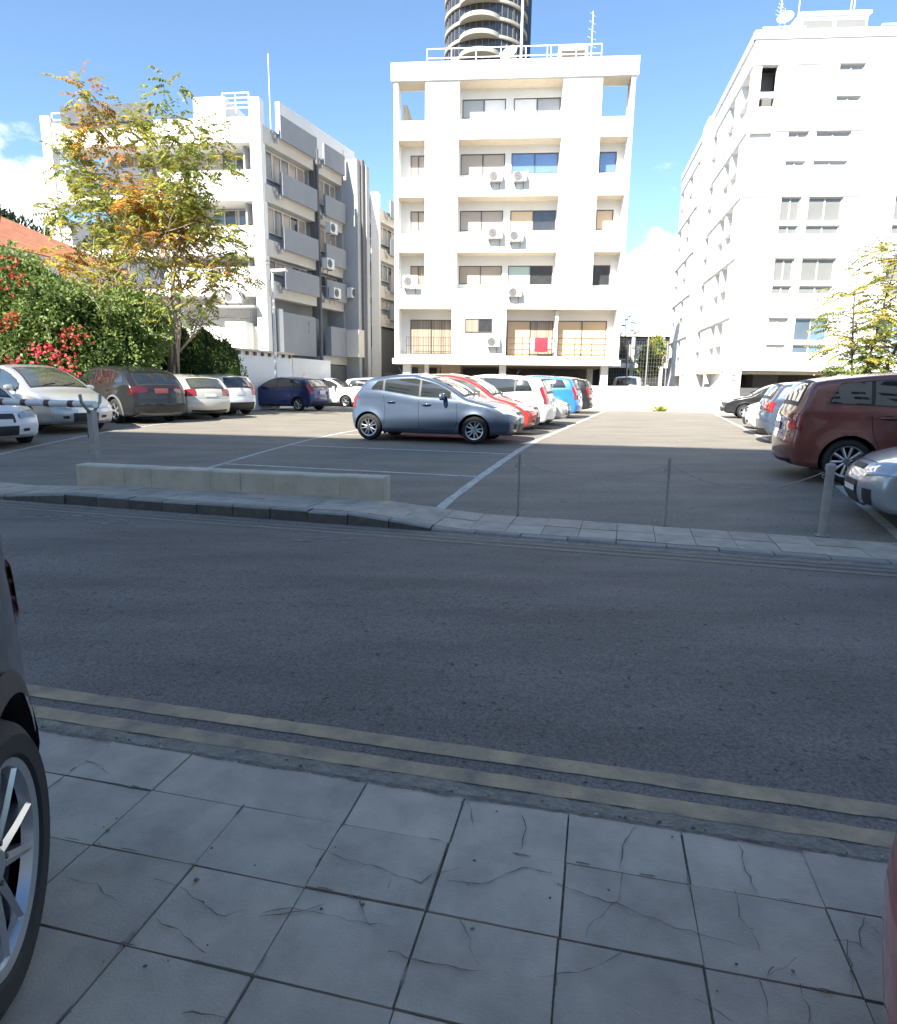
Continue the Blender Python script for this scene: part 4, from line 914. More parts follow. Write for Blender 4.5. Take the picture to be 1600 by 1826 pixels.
def chaikin(p, n=2):
    for _ in range(n):
        q = []
        for i in range(len(p)):
            a, b = p[i], p[(i+1) % len(p)]
            q += [(a[0]*.75+b[0]*.25, a[1]*.75+b[1]*.25), (a[0]*.25+b[0]*.75, a[1]*.25+b[1]*.75)]
        p = q
    return p
class Shell:
    """car skin: side silhouette (x from front bumper back, z) swept over a width function; surf(s,t): t 0..1 centre line to edge, 1..2 down the side"""
    def __init__(s, prof, W, H, belt, tumble=.30, wheels=(), wr=.3, taper=(.15, .11), bulge=.11, NS=176):
        s.W, s.H, s.belt, s.tumble, s.wheels, s.wr, s.taper, s.bulge = W, H, belt, tumble, wheels, wr, taper, bulge
        pts = chaikin(prof, 2); P = np.array(pts+[pts[0]]); L = np.r_[0, np.cumsum(np.hypot(*np.diff(P, axis=0).T))]
        q = np.linspace(0, L[-1], NS, endpoint=False); s.E = np.c_[np.interp(q, L, P[:, 0]), np.interp(q, L, P[:, 1])]; s.NS = NS
        s.L = s.E[:, 0].max(); t = np.roll(s.E, -1, 0)-np.roll(s.E, 1, 0); t /= np.linalg.norm(t, axis=1)[:, None]
        s.Nn = np.c_[-t[:, 1], t[:, 0]]
        c = s.E.mean(0)
        if ((s.E-c)*s.Nn).sum() < 0: s.Nn = -s.Nn
        zs = .60
        s.SP = np.c_[np.clip(s.E[:, 0], .55, s.L-.55), np.full(NS, zs)]
        i = int(np.argmax((np.abs(s.E[:, 0]-s.L*.5) < .3)*s.E[:, 1]))
    def Y(s, x, z, d):
        W = s.W; xf, xr = .30*s.L, .74*s.L
        w = W/2*(1-s.taper[0]*max(0, (xf-x)/xf)**2.3-s.taper[1]*max(0, (x-xr)/(s.L-xr))**2.3)
        zb = interp(x, s.belt)
        if z < .42: w -= .055*((.42-z)/.25)**2
        if z < zb:
            h = (z-.42)/(zb-.42); w -= .028*max(0, h)**2
            if z > zb-.16: w += .010*math.sin(math.pi*min(1, (zb-z)/.16))
            w -= .016*math.exp(-((z-.36)/.06)**2)
        else: w -= .028+(z-zb)*s.tumble*min(1, .55+(z-zb)*1.5)
        for cx in s.wheels:
            r = math.hypot(x-cx, z-s.wr)
            if z > .18: w += .022*max(0, 1-abs(r-s.wr-.055)/.11)
        r = .075
        if d < r: w -= r*(1-math.sqrt(max(0, 1-(1-d/r)**2)))
        return w
    def at(s, i):                                                        # edge point, normal, spine at fractional index
        i = i % s.NS; a = int(i); f = i-a; b = (a+1) % s.NS
        l = lambda A: A[a]*(1-f)+A[b]*f
        return l(s.E), l(s.Nn), l(s.SP)
    def surf(s, i, t):
        e, n, sp = s.at(i)
        if abs(t) <= 1:
            y = s.Y(e[0], e[1], 0); front = abs(n[0])**2
            b = .034+(s.bulge-.034)*front if e[1] > .28 else .02
            q = e+n*b*(1-abs(t)**2.6)
            return (q[0], y*t, q[1])
        sg = 1 if t > 0 else -1; k = abs(t)-1
        p = e+(sp-e)*k; dd = np.min(np.hypot(s.E[:, 0]-p[0], s.E[:, 1]-p[1]))
        return (p[0], sg*s.Y(p[0], p[1], dd), p[1])
    def idx(s, x, z):
        return int(np.argmin(np.hypot(s.E[:, 0]-x, s.E[:, 1]-z)))
    def fit(s, p): return (s.L/2-p[0], p[1], p[2])                      # car frame: +x forward
    def patch(s, mb, i0, i1, t0, t1, m, off=.006, nu=10, nv=10, sh=None):
        """patch of the skin, moved outwards by off; i0,i1 may depend on t through sh(v)->(i0,i1)"""
        if i1 < i0 and sh is None: i0, i1 = i1, i0
        P = []
        for a in range(nv+1):
            t = t0+(t1-t0)*a/nv
            j0, j1 = sh(a/nv) if sh else (i0, i1)
            for b in range(nu+1):
                i = j0+(j1-j0)*b/nu; p = Vector(s.surf(i, t)); e = .02
                du = Vector(s.surf(i+.4, t))-Vector(s.surf(i-.4, t)); dv = Vector(s.surf(i, t+e))-Vector(s.surf(i, t-e))
                n = du.cross(dv)
                if n.length < 1e-9: n = Vector((0, 0, 1))
                n.normalize(); c = Vector((s.L/2, 0, .6)); 
                if n.dot(p-c) < 0: n = -n
                P.append(s.fit(p+n*off))
        mb.add(P, [(a*(nu+1)+b, a*(nu+1)+b+1, (a+1)*(nu+1)+b+1, (a+1)*(nu+1)+b) for a in range(nv) for b in range(nu)], m)
    def side(s, mb, xs, lo, hi, sg, m, off=.006, nv=6):
        """patch on the side skin between two height functions"""
        P = []
        for x in xs:
            a, b = lo(x), hi(x)
            for j in range(nv+1):
                z = a+(b-a)*j/nv; dd = np.min(np.hypot(s.E[:, 0]-x, s.E[:, 1]-z))
                P.append(s.fit((x, sg*(s.Y(x, z, dd)+off), z)))
        n = nv+1
        mb.add(P, [(i*n+j, i*n+j+1, (i+1)*n+j+1, (i+1)*n+j) for i in range(len(xs)-1) for j in range(nv)], m)
    def ztop(s, x):
        E = s.E[s.E[:, 1] > .55]; j = np.argsort(np.abs(E[:, 0]-x))[:3]; return float(E[j, 1].max())
    def body(s, m, parent, extra=None):
        from mathutils.geometry import delaunay_2d_cdt
        E, NS = s.E, s.NS
        ts = [-1, -.985, -.95, -.86, -.7, -.45, -.15, .15, .45, .7, .86, .95, .985, 1]
        bm = bmesh.new(); ra = s.wr+.055
        def inarch(x, z, e=0): return any(math.hypot(x-c, z-s.wr) < ra-e for c in s.wheels)
        V = [[bm.verts.new(s.fit(s.surf(i, t))) for t in ts] for i in range(NS)]
        ctr = Vector((0, 0, .62))
        for i in range(NS):
            A, B = V[i], V[(i+1) % NS]
            mid = (E[i]+E[(i+1) % NS])/2
            for j in range(len(ts)-1):
                if mid[1] < .3 and abs((ts[j]+ts[j+1])/2) > .6 and inarch(mid[0], mid[1]): continue
                f = bm.faces.new((A[j], A[j+1], B[j+1], B[j])); f.normal_update()
                if f.normal.dot(f.calc_center_median()-ctr) < 0: f.normal_flip()
        # flat triangulation of the side, wheel arches cut out
        P = [Vector(e) for e in E]; edges = [(i, (i+1) % NS) for i in range(NS)]
        for d in (.012, .028, .05, .078):
            for i in range(NS):
                q = E[i]-s.Nn[i]*d
                if np.min(np.hypot(E[:, 0]-q[0], E[:, 1]-q[1])) > d*.97 and not inarch(q[0], q[1], -.01): P.append(Vector(q))
        for gx in np.arange(.06, s.L, .055):
            zb = interp(gx, s.belt)
            for gz in sorted(list(np.arange(.24, s.H, .06))+[zb-.004, zb+.004]):
                if s.inside(gx, gz) and np.min(np.hypot(E[:, 0]-gx, E[:, 1]-gz)) > .092 and not inarch(gx, gz, -.02): P.append(Vector((gx, gz)))
        arcs = []
        for c in s.wheels:
            n0 = len(P); n = 56
            P += [Vector((c+ra*math.cos(2*math.pi*k/n), s.wr+ra*math.sin(2*math.pi*k/n))) for k in range(n)]; edges += [(n0+k, n0+(k+1) % n) for k in range(n)]
            P += [Vector((c+(ra+.03)*math.cos(2*math.pi*k/n), s.wr+(ra+.03)*math.sin(2*math.pi*k/n))) for k in range(n) if s.inside(c+(ra+.03)*math.cos(2*math.pi*k/n), s.wr+(ra+.03)*math.sin(2*math.pi*k/n))]
        vo, eo, fo_, _, _, _ = delaunay_2d_cdt(P, edges, [], 0, 1e-5)
        keep = []
        for f in fo_:
            cx = sum(vo[k].x for k in f)/len(f); cz = sum(vo[k].y for k in f)/len(f)
            if s.inside(cx, cz) and not inarch(cx, cz, .0005): keep.append(f)
        ys = [s.Y(v.x, v.y, float(np.min(np.hypot(E[:, 0]-v.x, E[:, 1]-v.y)))) for v in vo]
        for sg in (-1, 1):
            vv = [bm.verts.new(s.fit((v.x, sg*y, v.y))) for v, y in zip(vo, ys)]
            for f in keep:
                q = bm.faces.new([vv[k] for k in f]); q.normal_update()
                if q.normal.y*sg < 0: q.normal_flip()
            for v in vv:
                if not v.link_faces: bm.verts.remove(v)
            # wheel housing: dark barrel and inner cap
            for c in s.wheels:
                n = 40; yo = [0]*n; ring = []
                for k in range(n+1):
                    t = R(-25+230*k/n); x, z = c+ra*math.cos(t), s.wr+ra*math.sin(t)
                    dd = float(np.min(np.hypot(E[:, 0]-x, E[:, 1]-z))) if s.inside(x, z) else 0
                    yy = s.Y(x, z, dd); ring.append([bm.verts.new(s.fit((x, sg*y_, z))) for y_ in (yy-.003, yy-.03, s.W/2-.34)])
                cc = bm.verts.new(s.fit((c, sg*(s.W/2-.34), s.wr)))
                for k in range(n):
                    for j in (0, 1):
                        f = bm.faces.new((ring[k][j], ring[k][j+1], ring[k+1][j+1], ring[k+1][j])); f.material_index = 1
                    f = bm.faces.new((ring[k][2], ring[k+1][2], cc)); f.material_index = 1
        bmesh.ops.remove_doubles(bm, verts=bm.verts, dist=.0006)
        if extra and extra.v:                                            # door and panel gaps belong to the skin
            ev = [bm.verts.new(p) for p in extra.v]
            for f in extra.f: bm.faces.new([ev[k] for k in f]).material_index = 1
        me = bpy.data.meshes.new('body'); bm.to_mesh(me); bm.free()
        me.materials.append(m); me.materials.append(M_hub)
        me.polygons.foreach_set('use_smooth', [True]*len(me.polygons)); me.set_sharp_from_angle(angle=R(38))
        o = bpy.data.objects.new('body', me); COL.objects.link(o); o.parent = parent; return o
    def inside(s, x, z):
        E = s.E; x0, z0 = E[:, 0], E[:, 1]; x1, z1 = np.roll(x0, -1), np.roll(z0, -1)
        c = ((z0 > z) != (z1 > z)); xi = x0+(z-z0)*(x1-x0)/np.where(z1 == z0, 1e-9, z1-z0)
        return bool(np.sum(c & (x < xi)) % 2)

WHEELS = {}
def wheel_meshes(r, spokes, style, w=.2, rimf=.68):
    key = (round(r, 3), spokes, style)
    if key in WHEELS: return WHEELS[key]
    t = MB(); h = w/2; rr = r*rimf
    t.lathe([(rr-.012, -h+.02), (rr+.005, -h), (rr+.03, -h-.006), (r-.045, -h-.004), (r-.014, -h+.018), (r, -h+.05), (r, 0), (r, h-.05), (r-.014, h-.018), (r-.045, h+.004), (rr+.005, h), (rr-.012, h-.02)], M_tyre, 44, 'y')
    for q in (-.03, .03): t.lathe([(r+.001, q-.004), (r+.0015, q+.004)], M_hub, 44, 'y')
    tm = t.build('wheel', smooth=True, angle=40); mesh_t = tm.data; bpy.data.objects.remove(tm)
    m = MB(); y = -h+.015                                                # outer face towards -y
    m.lathe([(rr-.004, h-.03), (rr-.02, h-.05), (rr-.025, -h+.07)], M_grey_plastic, 40, 'y')
    m.lathe([(.01, .0), (rr-.024, .02)], M_hub, 32, 'y')
    m.lathe([(rr-.03, y+.03), (rr-.022, y+.002), (rr-.004, y-.006), (rr+.003, y+.004)], M_rim, 44, 'y')
    m.lathe([(.001, y+.012), (.035, y+.010), (.042, y+.02), (.06, y+.025), (.062, y+.06)], M_rim, 20, 'y')
    def spoke(a, w0, w1, sw=0, r1=None):
        r1 = r1 or rr-.022
        T = Matrix.Rotation(a, 4, 'Y'); P = []
        for q, (rad, wd, yy) in enumerate(((.045, w0, y+.02), (rr*.5, (w0+w1)*.5, y+.012), (r1, w1, y+.006))):
            s_ = sw*rad
            P += [(s_-wd, yy+.005, rad), (s_+wd, yy+.005, rad), (s_+wd*1.1, yy+.04, rad), (s_-wd*1.1, yy+.04, rad), (s_, yy-.004, rad)]
        F_ = []
        for q in range(2):
            A, B = 5*q, 5*q+5
            F_ += [(A, B, B+4, A+4), (A+4, B+4, B+1, A+1), (A+1, B+1, B+2, A+2), (A+3, B+3, B, A)]
        m.add([tuple(T @ Vector(p)) for p in P], F_, M_rim)
    for k in range(spokes):
        a = 2*math.pi*k/spokes
        if style == 'single': spoke(a, .014, .022)
        elif style == 'double': spoke(a, .013, .011, .14); spoke(a, .013, .011, -.14)
        elif style == 'wide': spoke(a, .022, .045)
        elif style == 'cover': spoke(a, .02, .034)
        elif style == 'vee': spoke(a, .018, .012, .26); spoke(a, .018, .012, -.26)
    for k in range(5):
        a = 2*math.pi*k/5; m.lathe([(.001, y+.008), (.007, y+.009), (.008, y+.025)], M_grey_plastic, 6, 'y', (.05*math.sin(a), 0, .05*math.cos(a)))
    rm = m.build('rim', smooth=True, angle=30); mesh_r = rm.data; bpy.data.objects.remove(rm)
    WHEELS[key] = (mesh_t, mesh_r); return WHEELS[key]

def make_car(name, loc, az, label, cat, prof, W, H, wb, fo, wr, belt, col, dlo, ws, rw, hood=None, tumble=.30, spokes=(5, 'double'), rimf=.68, taper=(.15, .11), bulge=.11,
             glass=None, head=None, tail=None, grille=None, lowgr=None, plate_f=None, plate_r=None, trim=None, arch=None, pillars=(.5,), roofbar=False, spoiler=None, fog=None, doors=(), handles=(), mirror=None, antenna_=True, fglass=None, rglass=None, seams=(), group=None, plmat=None, cladding=None, tailm=None):
    root = empty(name, (loc[0], loc[1], lot_z(*loc) if len(loc) == 2 else loc[2]), R(90-az), label, cat, group)
    wx = (fo, fo+wb)
    S = Shell(prof, W, H, belt, tumble, wx, wr, taper, bulge)
    glass = glass or M_cg
    ex = MB()                                                            # seams: thin dark strips that belong to the body skin
    bl_ = lambda x: interp(x, belt)
    def seam(x0, z0, x1, z1, sg, w=.0045):
        n = 14
        for q in range(n):
            a, b = q/n, (q+1)/n
            xa, za, xb, zb = x0+(x1-x0)*a, z0+(z1-z0)*a, x0+(x1-x0)*b, z0+(z1-z0)*b
            d = Vector((xb-xa, zb-za)).normalized(); nx, nz = -d.y*w, d.x*w; P = []
            for (x, z) in ((xa-nx, za-nz), (xb-nx, zb-nz), (xb+nx, zb+nz), (xa+nx, za+nz)):
                dd = np.min(np.hypot(S.E[:, 0]-x, S.E[:, 1]-z)); P.append(S.fit((x, sg*(S.Y(x, z, dd)+.0025), z)))
            ex.add(P, [(0, 1, 2, 3)], M_hub)
    for sg in (-1, 1):
        for d in doors:                                                  # (x_top, z_top, x_bottom, z_bottom)
            for a, b in zip(d, d[1:]): seam(a[0], a[1], b[0], b[1], sg)
    if rw:
        for (p_, t_) in (((rw[1][0]+.04, .70), .86), ((rw[1][0]+.04, .64), .97)):
            i = S.idx(*p_); S.patch(ex, i-.05, i+.05, -t_, t_, M_hub, .0025, 1, 18)
    i = S.idx(.10, .70); S.patch(ex, i-.06, i+.06, -.9, .9, M_hub, .0025, 1, 18)
    body = S.body(col, root, ex)
    # side glass: black surround (part of the glazing) and one pane per door
    x0, x1, up_, lo_, rear = dlo                                         # rear: (x at bottom, x at top) of the last pane
    top = lambda x: min(S.ztop(x)-up_, H-up_)
    def hi(x):
        h = top(x)
        xb, xt = rear
        if xb != xt:
            zt = H-up_; zb = bl_(xb)+lo_
            if xb > xt and x > xt: h = min(h, zt+(zb-zt)*(x-xt)/(xb-xt))
        return max(h, bl_(x)+lo_+.002)
    def lo(x):
        z = bl_(x)+lo_
        return z
    for sg in (-1, 1):
        edges = [x0]+list(pillars)+[x1]
        w = MB(); xs = [x0+(x1-x0)*k/40 for k in range(41)]
        S.side(w, xs, lambda x: lo(x)-.012, lambda x: hi(x)+.012, sg, M_blk, .004, 6); w.build('window_surround', body, smooth=True)
        for a, b in zip(edges, edges[1:]):
            g_ = MB(); a_, b_ = a+(.025 if a != x0 else .03), b-(.025 if b != x1 else .02)
            xs = [a_+(b_-a_)*k/16 for k in range(17)]
            S.side(g_, xs, lo, hi, sg, glass, .008, 6); g_.build('side_window', root, smooth=True)
    # windscreen and rear window
    for nm, (p, q, tw), gm in (('windshield', ws, fglass or glass), ('rear_window', rw, rglass or glass)):
        i0, i1 = sorted((S.idx(*p), S.idx(*q)))
        g_ = MB(); S.patch(g_, i0-.6, i1+.6, -tw-.02, tw+.02, M_blk, .004, 12, 14); bk = g_.build(nm, root, smooth=True)
        g_ = MB(); S.patch(g_, i0+.6, i1-.6, -tw+.03, tw-.03, gm, .0075, 12, 14); g_.build('pane', bk, smooth=True)
    if ws:
        i0 = S.idx(*ws[0]); wp = MB()
        for t0 in (-.55, .1):
            a = S.fit(S.surf(i0, t0)); q = S.fit(S.surf(i0+(2.2 if S.idx(*ws[1]) > i0 else -2.2), t0+.5))
            wp.tube([(a[0], a[1], a[2]+.02), ((a[0]+q[0])/2, (a[1]+q[1])/2, (a[2]+q[2])/2+.03), (q[0], q[1], q[2]+.016)], .009, M_blk, 6)
        w_ = wp.build('wiper', root)
    def lamp(nm, spec, m, m2=None):
        """spec = (front/rear index range by two edge points at the centre side, two at the outer side, t0, t1)"""
        a0, a1, b0, b1, t0, t1 = spec
        I = [S.idx(*a0), S.idx(*a1), S.idx(*b0), S.idx(*b1)]
        for sg in (-1, 1):
            mb = MB(); S.patch(mb, 0, 0, sg*t0, sg*t1, M_blk if not m2 else m2, .005, 8, 14, sh=lambda v: (I[0]+(I[2]-I[0])*v-.35, I[1]+(I[3]-I[1])*v+.35)); o = mb.build(nm, root, smooth=True)
            mb = MB(); d = (t1-t0)*.035; S.patch(mb, 0, 0, sg*(t0+d), sg*(t1-d), m, .010, 8, 14, sh=lambda v: (I[0]+(I[2]-I[0])*v, I[1]+(I[3]-I[1])*v)); mb.build('lens', o, smooth=True)
    if head: lamp('headlight', head, M_head)
    if tail: lamp('tail_light', tail, tailm or M_tail, tailm or M_tail)
    def strip(nm, spec, m, off=.006):
        for (p, q, t0, t1) in spec:
            mb = MB(); S.patch(mb, S.idx(*p), S.idx(*q), t0, t1, m, off, 6, 16); mb.build(nm, root, smooth=True)
    if grille: strip('grille', grille, M_blk, .006)
    if lowgr: strip('bumper_grille', lowgr, M_blk, .006)
    if trim: strip('bumper_trim', trim, M_blk if cladding is None else cladding, .0045)
    if fog: strip('fog_light', fog, M_chrome, .009)
    for spec, nm in ((plate_f, 'number_plate'), (plate_r, 'number_plate')):
        if spec: strip(nm, [spec], plmat or M_plate, .016)
    if cladding is not None:                                             # dark sill and arch cladding
        for sg in (-1, 1):
            mb = MB(); a, b = fo+wr+.06, fo+wb-wr-.06
            S.side(mb, [a+(b-a)*k/10 for k in range(11)], lambda x: .2, lambda x: .40, sg, cladding, .006, 4)
            for cx in wx:
                P = []
                for k in range(25):
                    t = R(-22+224*k/24)
                    for rr in (wr+.057, wr+.115):
                        x, z = cx+rr*math.cos(t), max(.2, wr+rr*math.sin(t)); dd = np.min(np.hypot(S.E[:, 0]-x, S.E[:, 1]-z)); P.append(S.fit((x, sg*(S.Y(x, z, dd)+.008), z)))
                mb.add(P, [(2*k, 2*k+1, 2*k+3, 2*k+2) for k in range(24)], cladding)
            mb.build('sill_cladding', root, smooth=True)
    for (x, z) in handles:
        for sg in (-1, 1):
            mb = MB(); y = S.Y(x, z, .3); hl = .10
            P = [S.fit((x+dx, sg*(y+dy), z+dz)) for dx, dy, dz in ((-hl, .004, 0), (-hl*.7, .038, .003), (hl*.7, .038, .0), (hl, .004, -.003))]
            mb.tube(P, [.012, .016, .016, .012], col, 8)
            q = MB(); S.side(q, [x-.075+.015*k for k in range(11)], lambda xx: z-.03*math.sqrt(max(.02, 1-((xx-x)/.078)**2)), lambda xx: z+.03*math.sqrt(max(.02, 1-((xx-x)/.078)**2)), sg, M_hub, .003, 3); mb.add(q.v, q.f, M_hub)
            mb.build('door_handle', root, smooth=True, angle=50)
    if mirror:
        x, z = mirror
        for sg in (-1, 1):
            mb = MB(); y = S.Y(x, z, .3); prof_ = [(.0, -.05), (.06, -.045), (.09, -.02), (.1, .01), (.095, .035), (.0, .036)]
            n = 16; P = []
            for (r_, yy) in prof_:
                for k in range(n):
                    t = 2*math.pi*k/n; P.append((yy, (abs(math.cos(t))**.75*math.copysign(1, math.cos(t)))*r_*1.25, (abs(math.sin(t))**.75*math.copysign(1, math.sin(t)))*r_*.8))
            c = S.fit((x, sg*(y+.135), z+.07))
            mb.add([(c[0]-p[0], c[1]+p[1], c[2]+p[2]) for p in P], [(a*n+k, a*n+(k+1) % n, (a+1)*n+(k+1) % n, (a+1)*n+k) for a in range(len(prof_)-1) for k in range(n)], col)
            a = S.fit((x, sg*(y-.01), z)); mb.tube([a, (c[0], sg*(y+.06), c[2]-.05)], .022, M_blk, 8)
            mb.build('wing_mirror', root, smooth=True, angle=60)
    if spoiler:
        x, z, ln, tw = spoiler; mb = MB(); i = S.idx(x, z); yw = abs(S.surf(i, 1)[1])*tw; P = []
        for k in range(13):
            t = -1+2*k/12; xx = x+ln-.05*abs(t)**3; 
            for dx, dz in ((-.14, .002), (0, -.028), (0, -.05), (-.12, -.055)): 
                p = S.surf(i, t*tw); P.append(S.fit((xx+dx, yw*t, p[2]+dz)))
        mb.add(P, [(4*k+j, 4*k+(j+1) % 4, 4*k+4+(j+1) % 4, 4*k+4+j) for k in range(12) for j in range(4)]+[(0, 1, 2, 3), (48, 51, 50, 49)], col); mb.build('spoiler', root, smooth=True, angle=40)
    if roofbar:
        for sg in (-1, 1):
            mb = MB(); xs = [S.L*(.36+.5*k/10) for k in range(11)]; pts = []
            for k, x in enumerate(xs):
                z = S.ztop(x); pts.append(S.fit((x, sg*(S.Y(x, z, .0)-.0), z+(.045 if 0 < k < 10 else .0))))
            mb.tube(pts, .016, M_metal, 8); mb.build('roof_rail', root, smooth=True)
    if antenna_:
        xr = S.L*.74; z = S.ztop(xr)+.03; mb = MB(); p = S.fit((xr, 0, z)); mb.tube([p, (p[0]-.12, 0, p[2]+.2)], [.008, .004], M_blk, 6); mb.build('aerial', root)
    tm, rm = wheel_meshes(wr, spokes[0], spokes[1], rimf=rimf)
    for cx in wx:
        for sg in (-1, 1):
            o = bpy.data.objects.new('wheel', tm); COL.objects.link(o); o.parent = root; o.location = (S.L/2-cx, sg*(W/2-.115), wr); 
            q = bpy.data.objects.new('rim', rm); COL.objects.link(q); q.parent = o; q.rotation_euler = (0, rnd.uniform(0, 1), 0 if sg < 0 else math.pi)
    return root

# side silhouettes, listed from the front bumper over the roof to the rear bumper
def hatch(L, H, hood_z=.94, nose=.62, cowl=1.0, wst=1.85, tailz=.98, rgl=.26, slope=.09, peak=.55, roofend=.10):
    return [(.14, .19), (.03, .27), (.0, .42), (.01, .56), (.05, nose+.04), (.16, nose+.13), (.45, hood_z-.10), (cowl-.12, hood_z), (cowl, hood_z+.045), ((cowl+wst)/2, (hood_z+H)/2+.045), (wst, H-.075), (wst+.35, H-.015), (L*peak+.1, H), (L*.72, H-.02),
            (L-rgl-roofend-.30, H-slope*.65), (L-rgl-roofend, H-slope), (L-rgl-.02, H-slope-.05), (L-.10, tailz+.02), (L-.045, tailz-.08), (L-.03, .70), (L, .62), (L-.005, .42), (L-.05, .26), (L-.14, .2), (L*.75, .19), (L*.5, .18), (L*.25, .19)]
PT = {}
P_blue = paint('slate_blue_paint', (.078, .11, .165), .45, .33); P_silver = paint('silver_paint', (.50, .51, .51), .5, .32); P_dkgrey = mat('dark_grey_paint', (.020, .021, .023), .22, metal=0, var=.06, vscale=2, coat=.6, spec=.25)
P_white = paint('white_car_paint', (.76, .76, .74), 0, .3); P_beige = paint('pearl_beige_paint', (.58, .56, .48), .25, .35); P_navy = paint('navy_paint', (.012, .025, .13), .3, .3)
P_red = paint('red_car_paint', (.40, .035, .028), .1, .3); P_bright = paint('bright_blue_paint', (.03, .19, .62), .2, .3); P_maroon = paint('maroon_paint', (.20, .06, .045), .25, .34); P_black = paint('black_car_paint', (.015, .016, .018), .2, .28)
P_ice = paint('ice_silver_paint', (.42, .46, .50), .5, .32); P_foredark = paint('graphite_paint', (.045, .048, .055), .4, .36)

def std_hatch(name, loc, az, label, col, L=3.9, W=1.70, H=1.48, wr=.295, wb=2.49, fo=.78, spokes=(5, 'double'), belt0=.93, belt1=1.06, hood_z=.93, cowl=.98, wst=1.75, tailz=.98, rgl=.24, slope=.10, tailspec='wide', **kw):
    prof = hatch(L, H, hood_z, .60, cowl, wst, tailz, rgl, slope)
    belt = [(0, .70), (.5, .86), (cowl, belt0), (L*.55, belt0+.04), (L*.8, belt1), (L, belt1+.02)]
    rear = (L-.42, L-.62)
    tl = {'wide': ((L-.05, .93), (L-.03, .80), (L-.08, .98), (L-.03, .76), .66, 1.15), 'thin': ((L-.06, 1.02), (L-.045, .93), (L-.11, 1.06), (L-.05, .90), .52, 1.18), 'tall': ((L-.19, 1.18), (L-.03, .78), (L-.20, 1.20), (L-.03, .76), .80, 1.13), 'round': ((L-.06, .96), (L-.03, .78), (L-.10, 1.02), (L-.03, .76), .70, 1.16)}[tailspec]
    a = dict(prof=prof, W=W, H=H, wb=wb, fo=fo, wr=wr, belt=belt, col=col, dlo=(cowl+.28, L-.44, .085, .03, rear), ws=((cowl+.03, hood_z+.06), (wst-.02, H-.085), .90), rw=((L-rgl-.05, H-slope-.065), (L-.11, tailz+.04), .82),
             spokes=spokes, head=((.06, .69), (.01, .56), (.33, .86), (.10, .62), .50, 1.20), tail=tl, grille=[((.05, .65), (.02, .60), -.36, .36)], lowgr=[((.0, .45), (.02, .31), -.46, .46), ((.0, .42), (.02, .34), .60, .80), ((.0, .42), (.02, .34), -.80, -.60)],
             plate_f=((.0, .55), (.0, .455), -.30, .30), plate_r=((L-.02, .86), (L-.02, .75), -.30, .30), pillars=(cowl+.28+.36, L*.555, L*.78) if False else (L*.545, L*.775), doors=[((cowl+.14, .86), (cowl+.12, .45), (cowl+.2, .27)), ((L*.55, .92), (L*.55, .27)), ((L*.775, 1.0), (L*.765, .72), (fo+wb-wr-.10, .40)), ((cowl+.2, .27), (fo+wb-wr-.12, .27))],
             handles=[(L*.50, belt0-.10), (L*.725, belt0-.06)], mirror=(cowl+.42, belt0-.0), trim=[((L-.03, .34), (L-.1, .22), -.9, .9)])
    a.update(kw); return make_car(name, loc, az, label, 'car', **a)
def lot_az(right=True): return 107.7 if right else 287.7
def LP(u, v): return LOT(u, v)[:2]
# middle row
std_hatch('parked_car', LP(-4.84, 14.32), 107.7, 'slate blue hatchback parked in the sun, nearest car of the middle row', P_blue, L=3.73, W=1.695, H=1.47, tailspec='round', spokes=(5, 'vee'), rimf=.70, rgl=.34, slope=.10, cowl=1.04, wst=1.86, hood_z=.94, dlo=(1.30, 3.2, .085, .03, (3.22, 2.98)), belt1=1.10)
std_hatch('parked_car', LP(-5.0, 16.75), 107.7, 'red hatchback in the middle row, just behind the slate blue hatchback', P_red, L=3.95, H=1.50, fglass=M_cgl, glass=M_cgl)
std_hatch('parked_car', LP(-5.05, 19.1), 287.7, 'white hatchback parked tail to the aisle, between the red and the silver car', P_white, L=4.15, W=1.76, H=1.53, tailspec='tall', rglass=M_cgl)
std_hatch('parked_car', LP(-4.95, 21.5), 107.7, 'silver hatchback facing the aisle, beyond the white one in the middle row', P_silver, L=4.2, W=1.74, H=1.46)
SUVK = dict(L=4.2, W=1.78, H=1.62, wr=.335, wb=2.55, fo=.82, hood_z=1.02, belt0=1.03, belt1=1.15, cowl=1.05, wst=1.80, tailz=1.06)
std_hatch('parked_car', LP(-5.1, 26.2), 287.7, 'bright blue crossover, near the far end of the middle row', P_bright, cladding=M_blk, tailspec='tall', **SUVK)
std_hatch('parked_car', LP(-5.1, 31.2), 287.7, 'dark grey off roader, last car of the middle row before the white wall', P_dkgrey, cladding=M_blk, tailspec='tall', roofbar=True, **SUVK)
# left row
SUVL = dict(SUVK); SUVL.update(L=4.5, W=1.865, H=1.65, wr=.36, wb=2.68, fo=.88, rgl=.46, slope=.16)
std_hatch('parked_car', (-10.35, 20.6), -54, 'dark grey off roader with a red number plate, tail towards us, below the yellowing tree', P_dkgrey, cladding=M_grey_plastic, spokes=(5, 'wide'), tailspec='thin', tailm=M_tailk, plmat=M_plater, spoiler=(3.9, 1.52, .18, .92), roofbar=False, plate_r=((4.46, .98), (4.48, .86), -.28, .28), **SUVL)
std_hatch('parked_car', (-10.9, 17.3), 122, 'silver people carrier facing right, left of the dark grey off roader', P_silver, L=4.3, W=1.77, H=1.63, wr=.31, wb=2.7, fo=.88, hood_z=1.0, belt0=1.0, belt1=1.08, cowl=1.0, wst=2.1, tailz=1.02, rgl=.2, fglass=M_cgl, spokes=(10, 'single'))
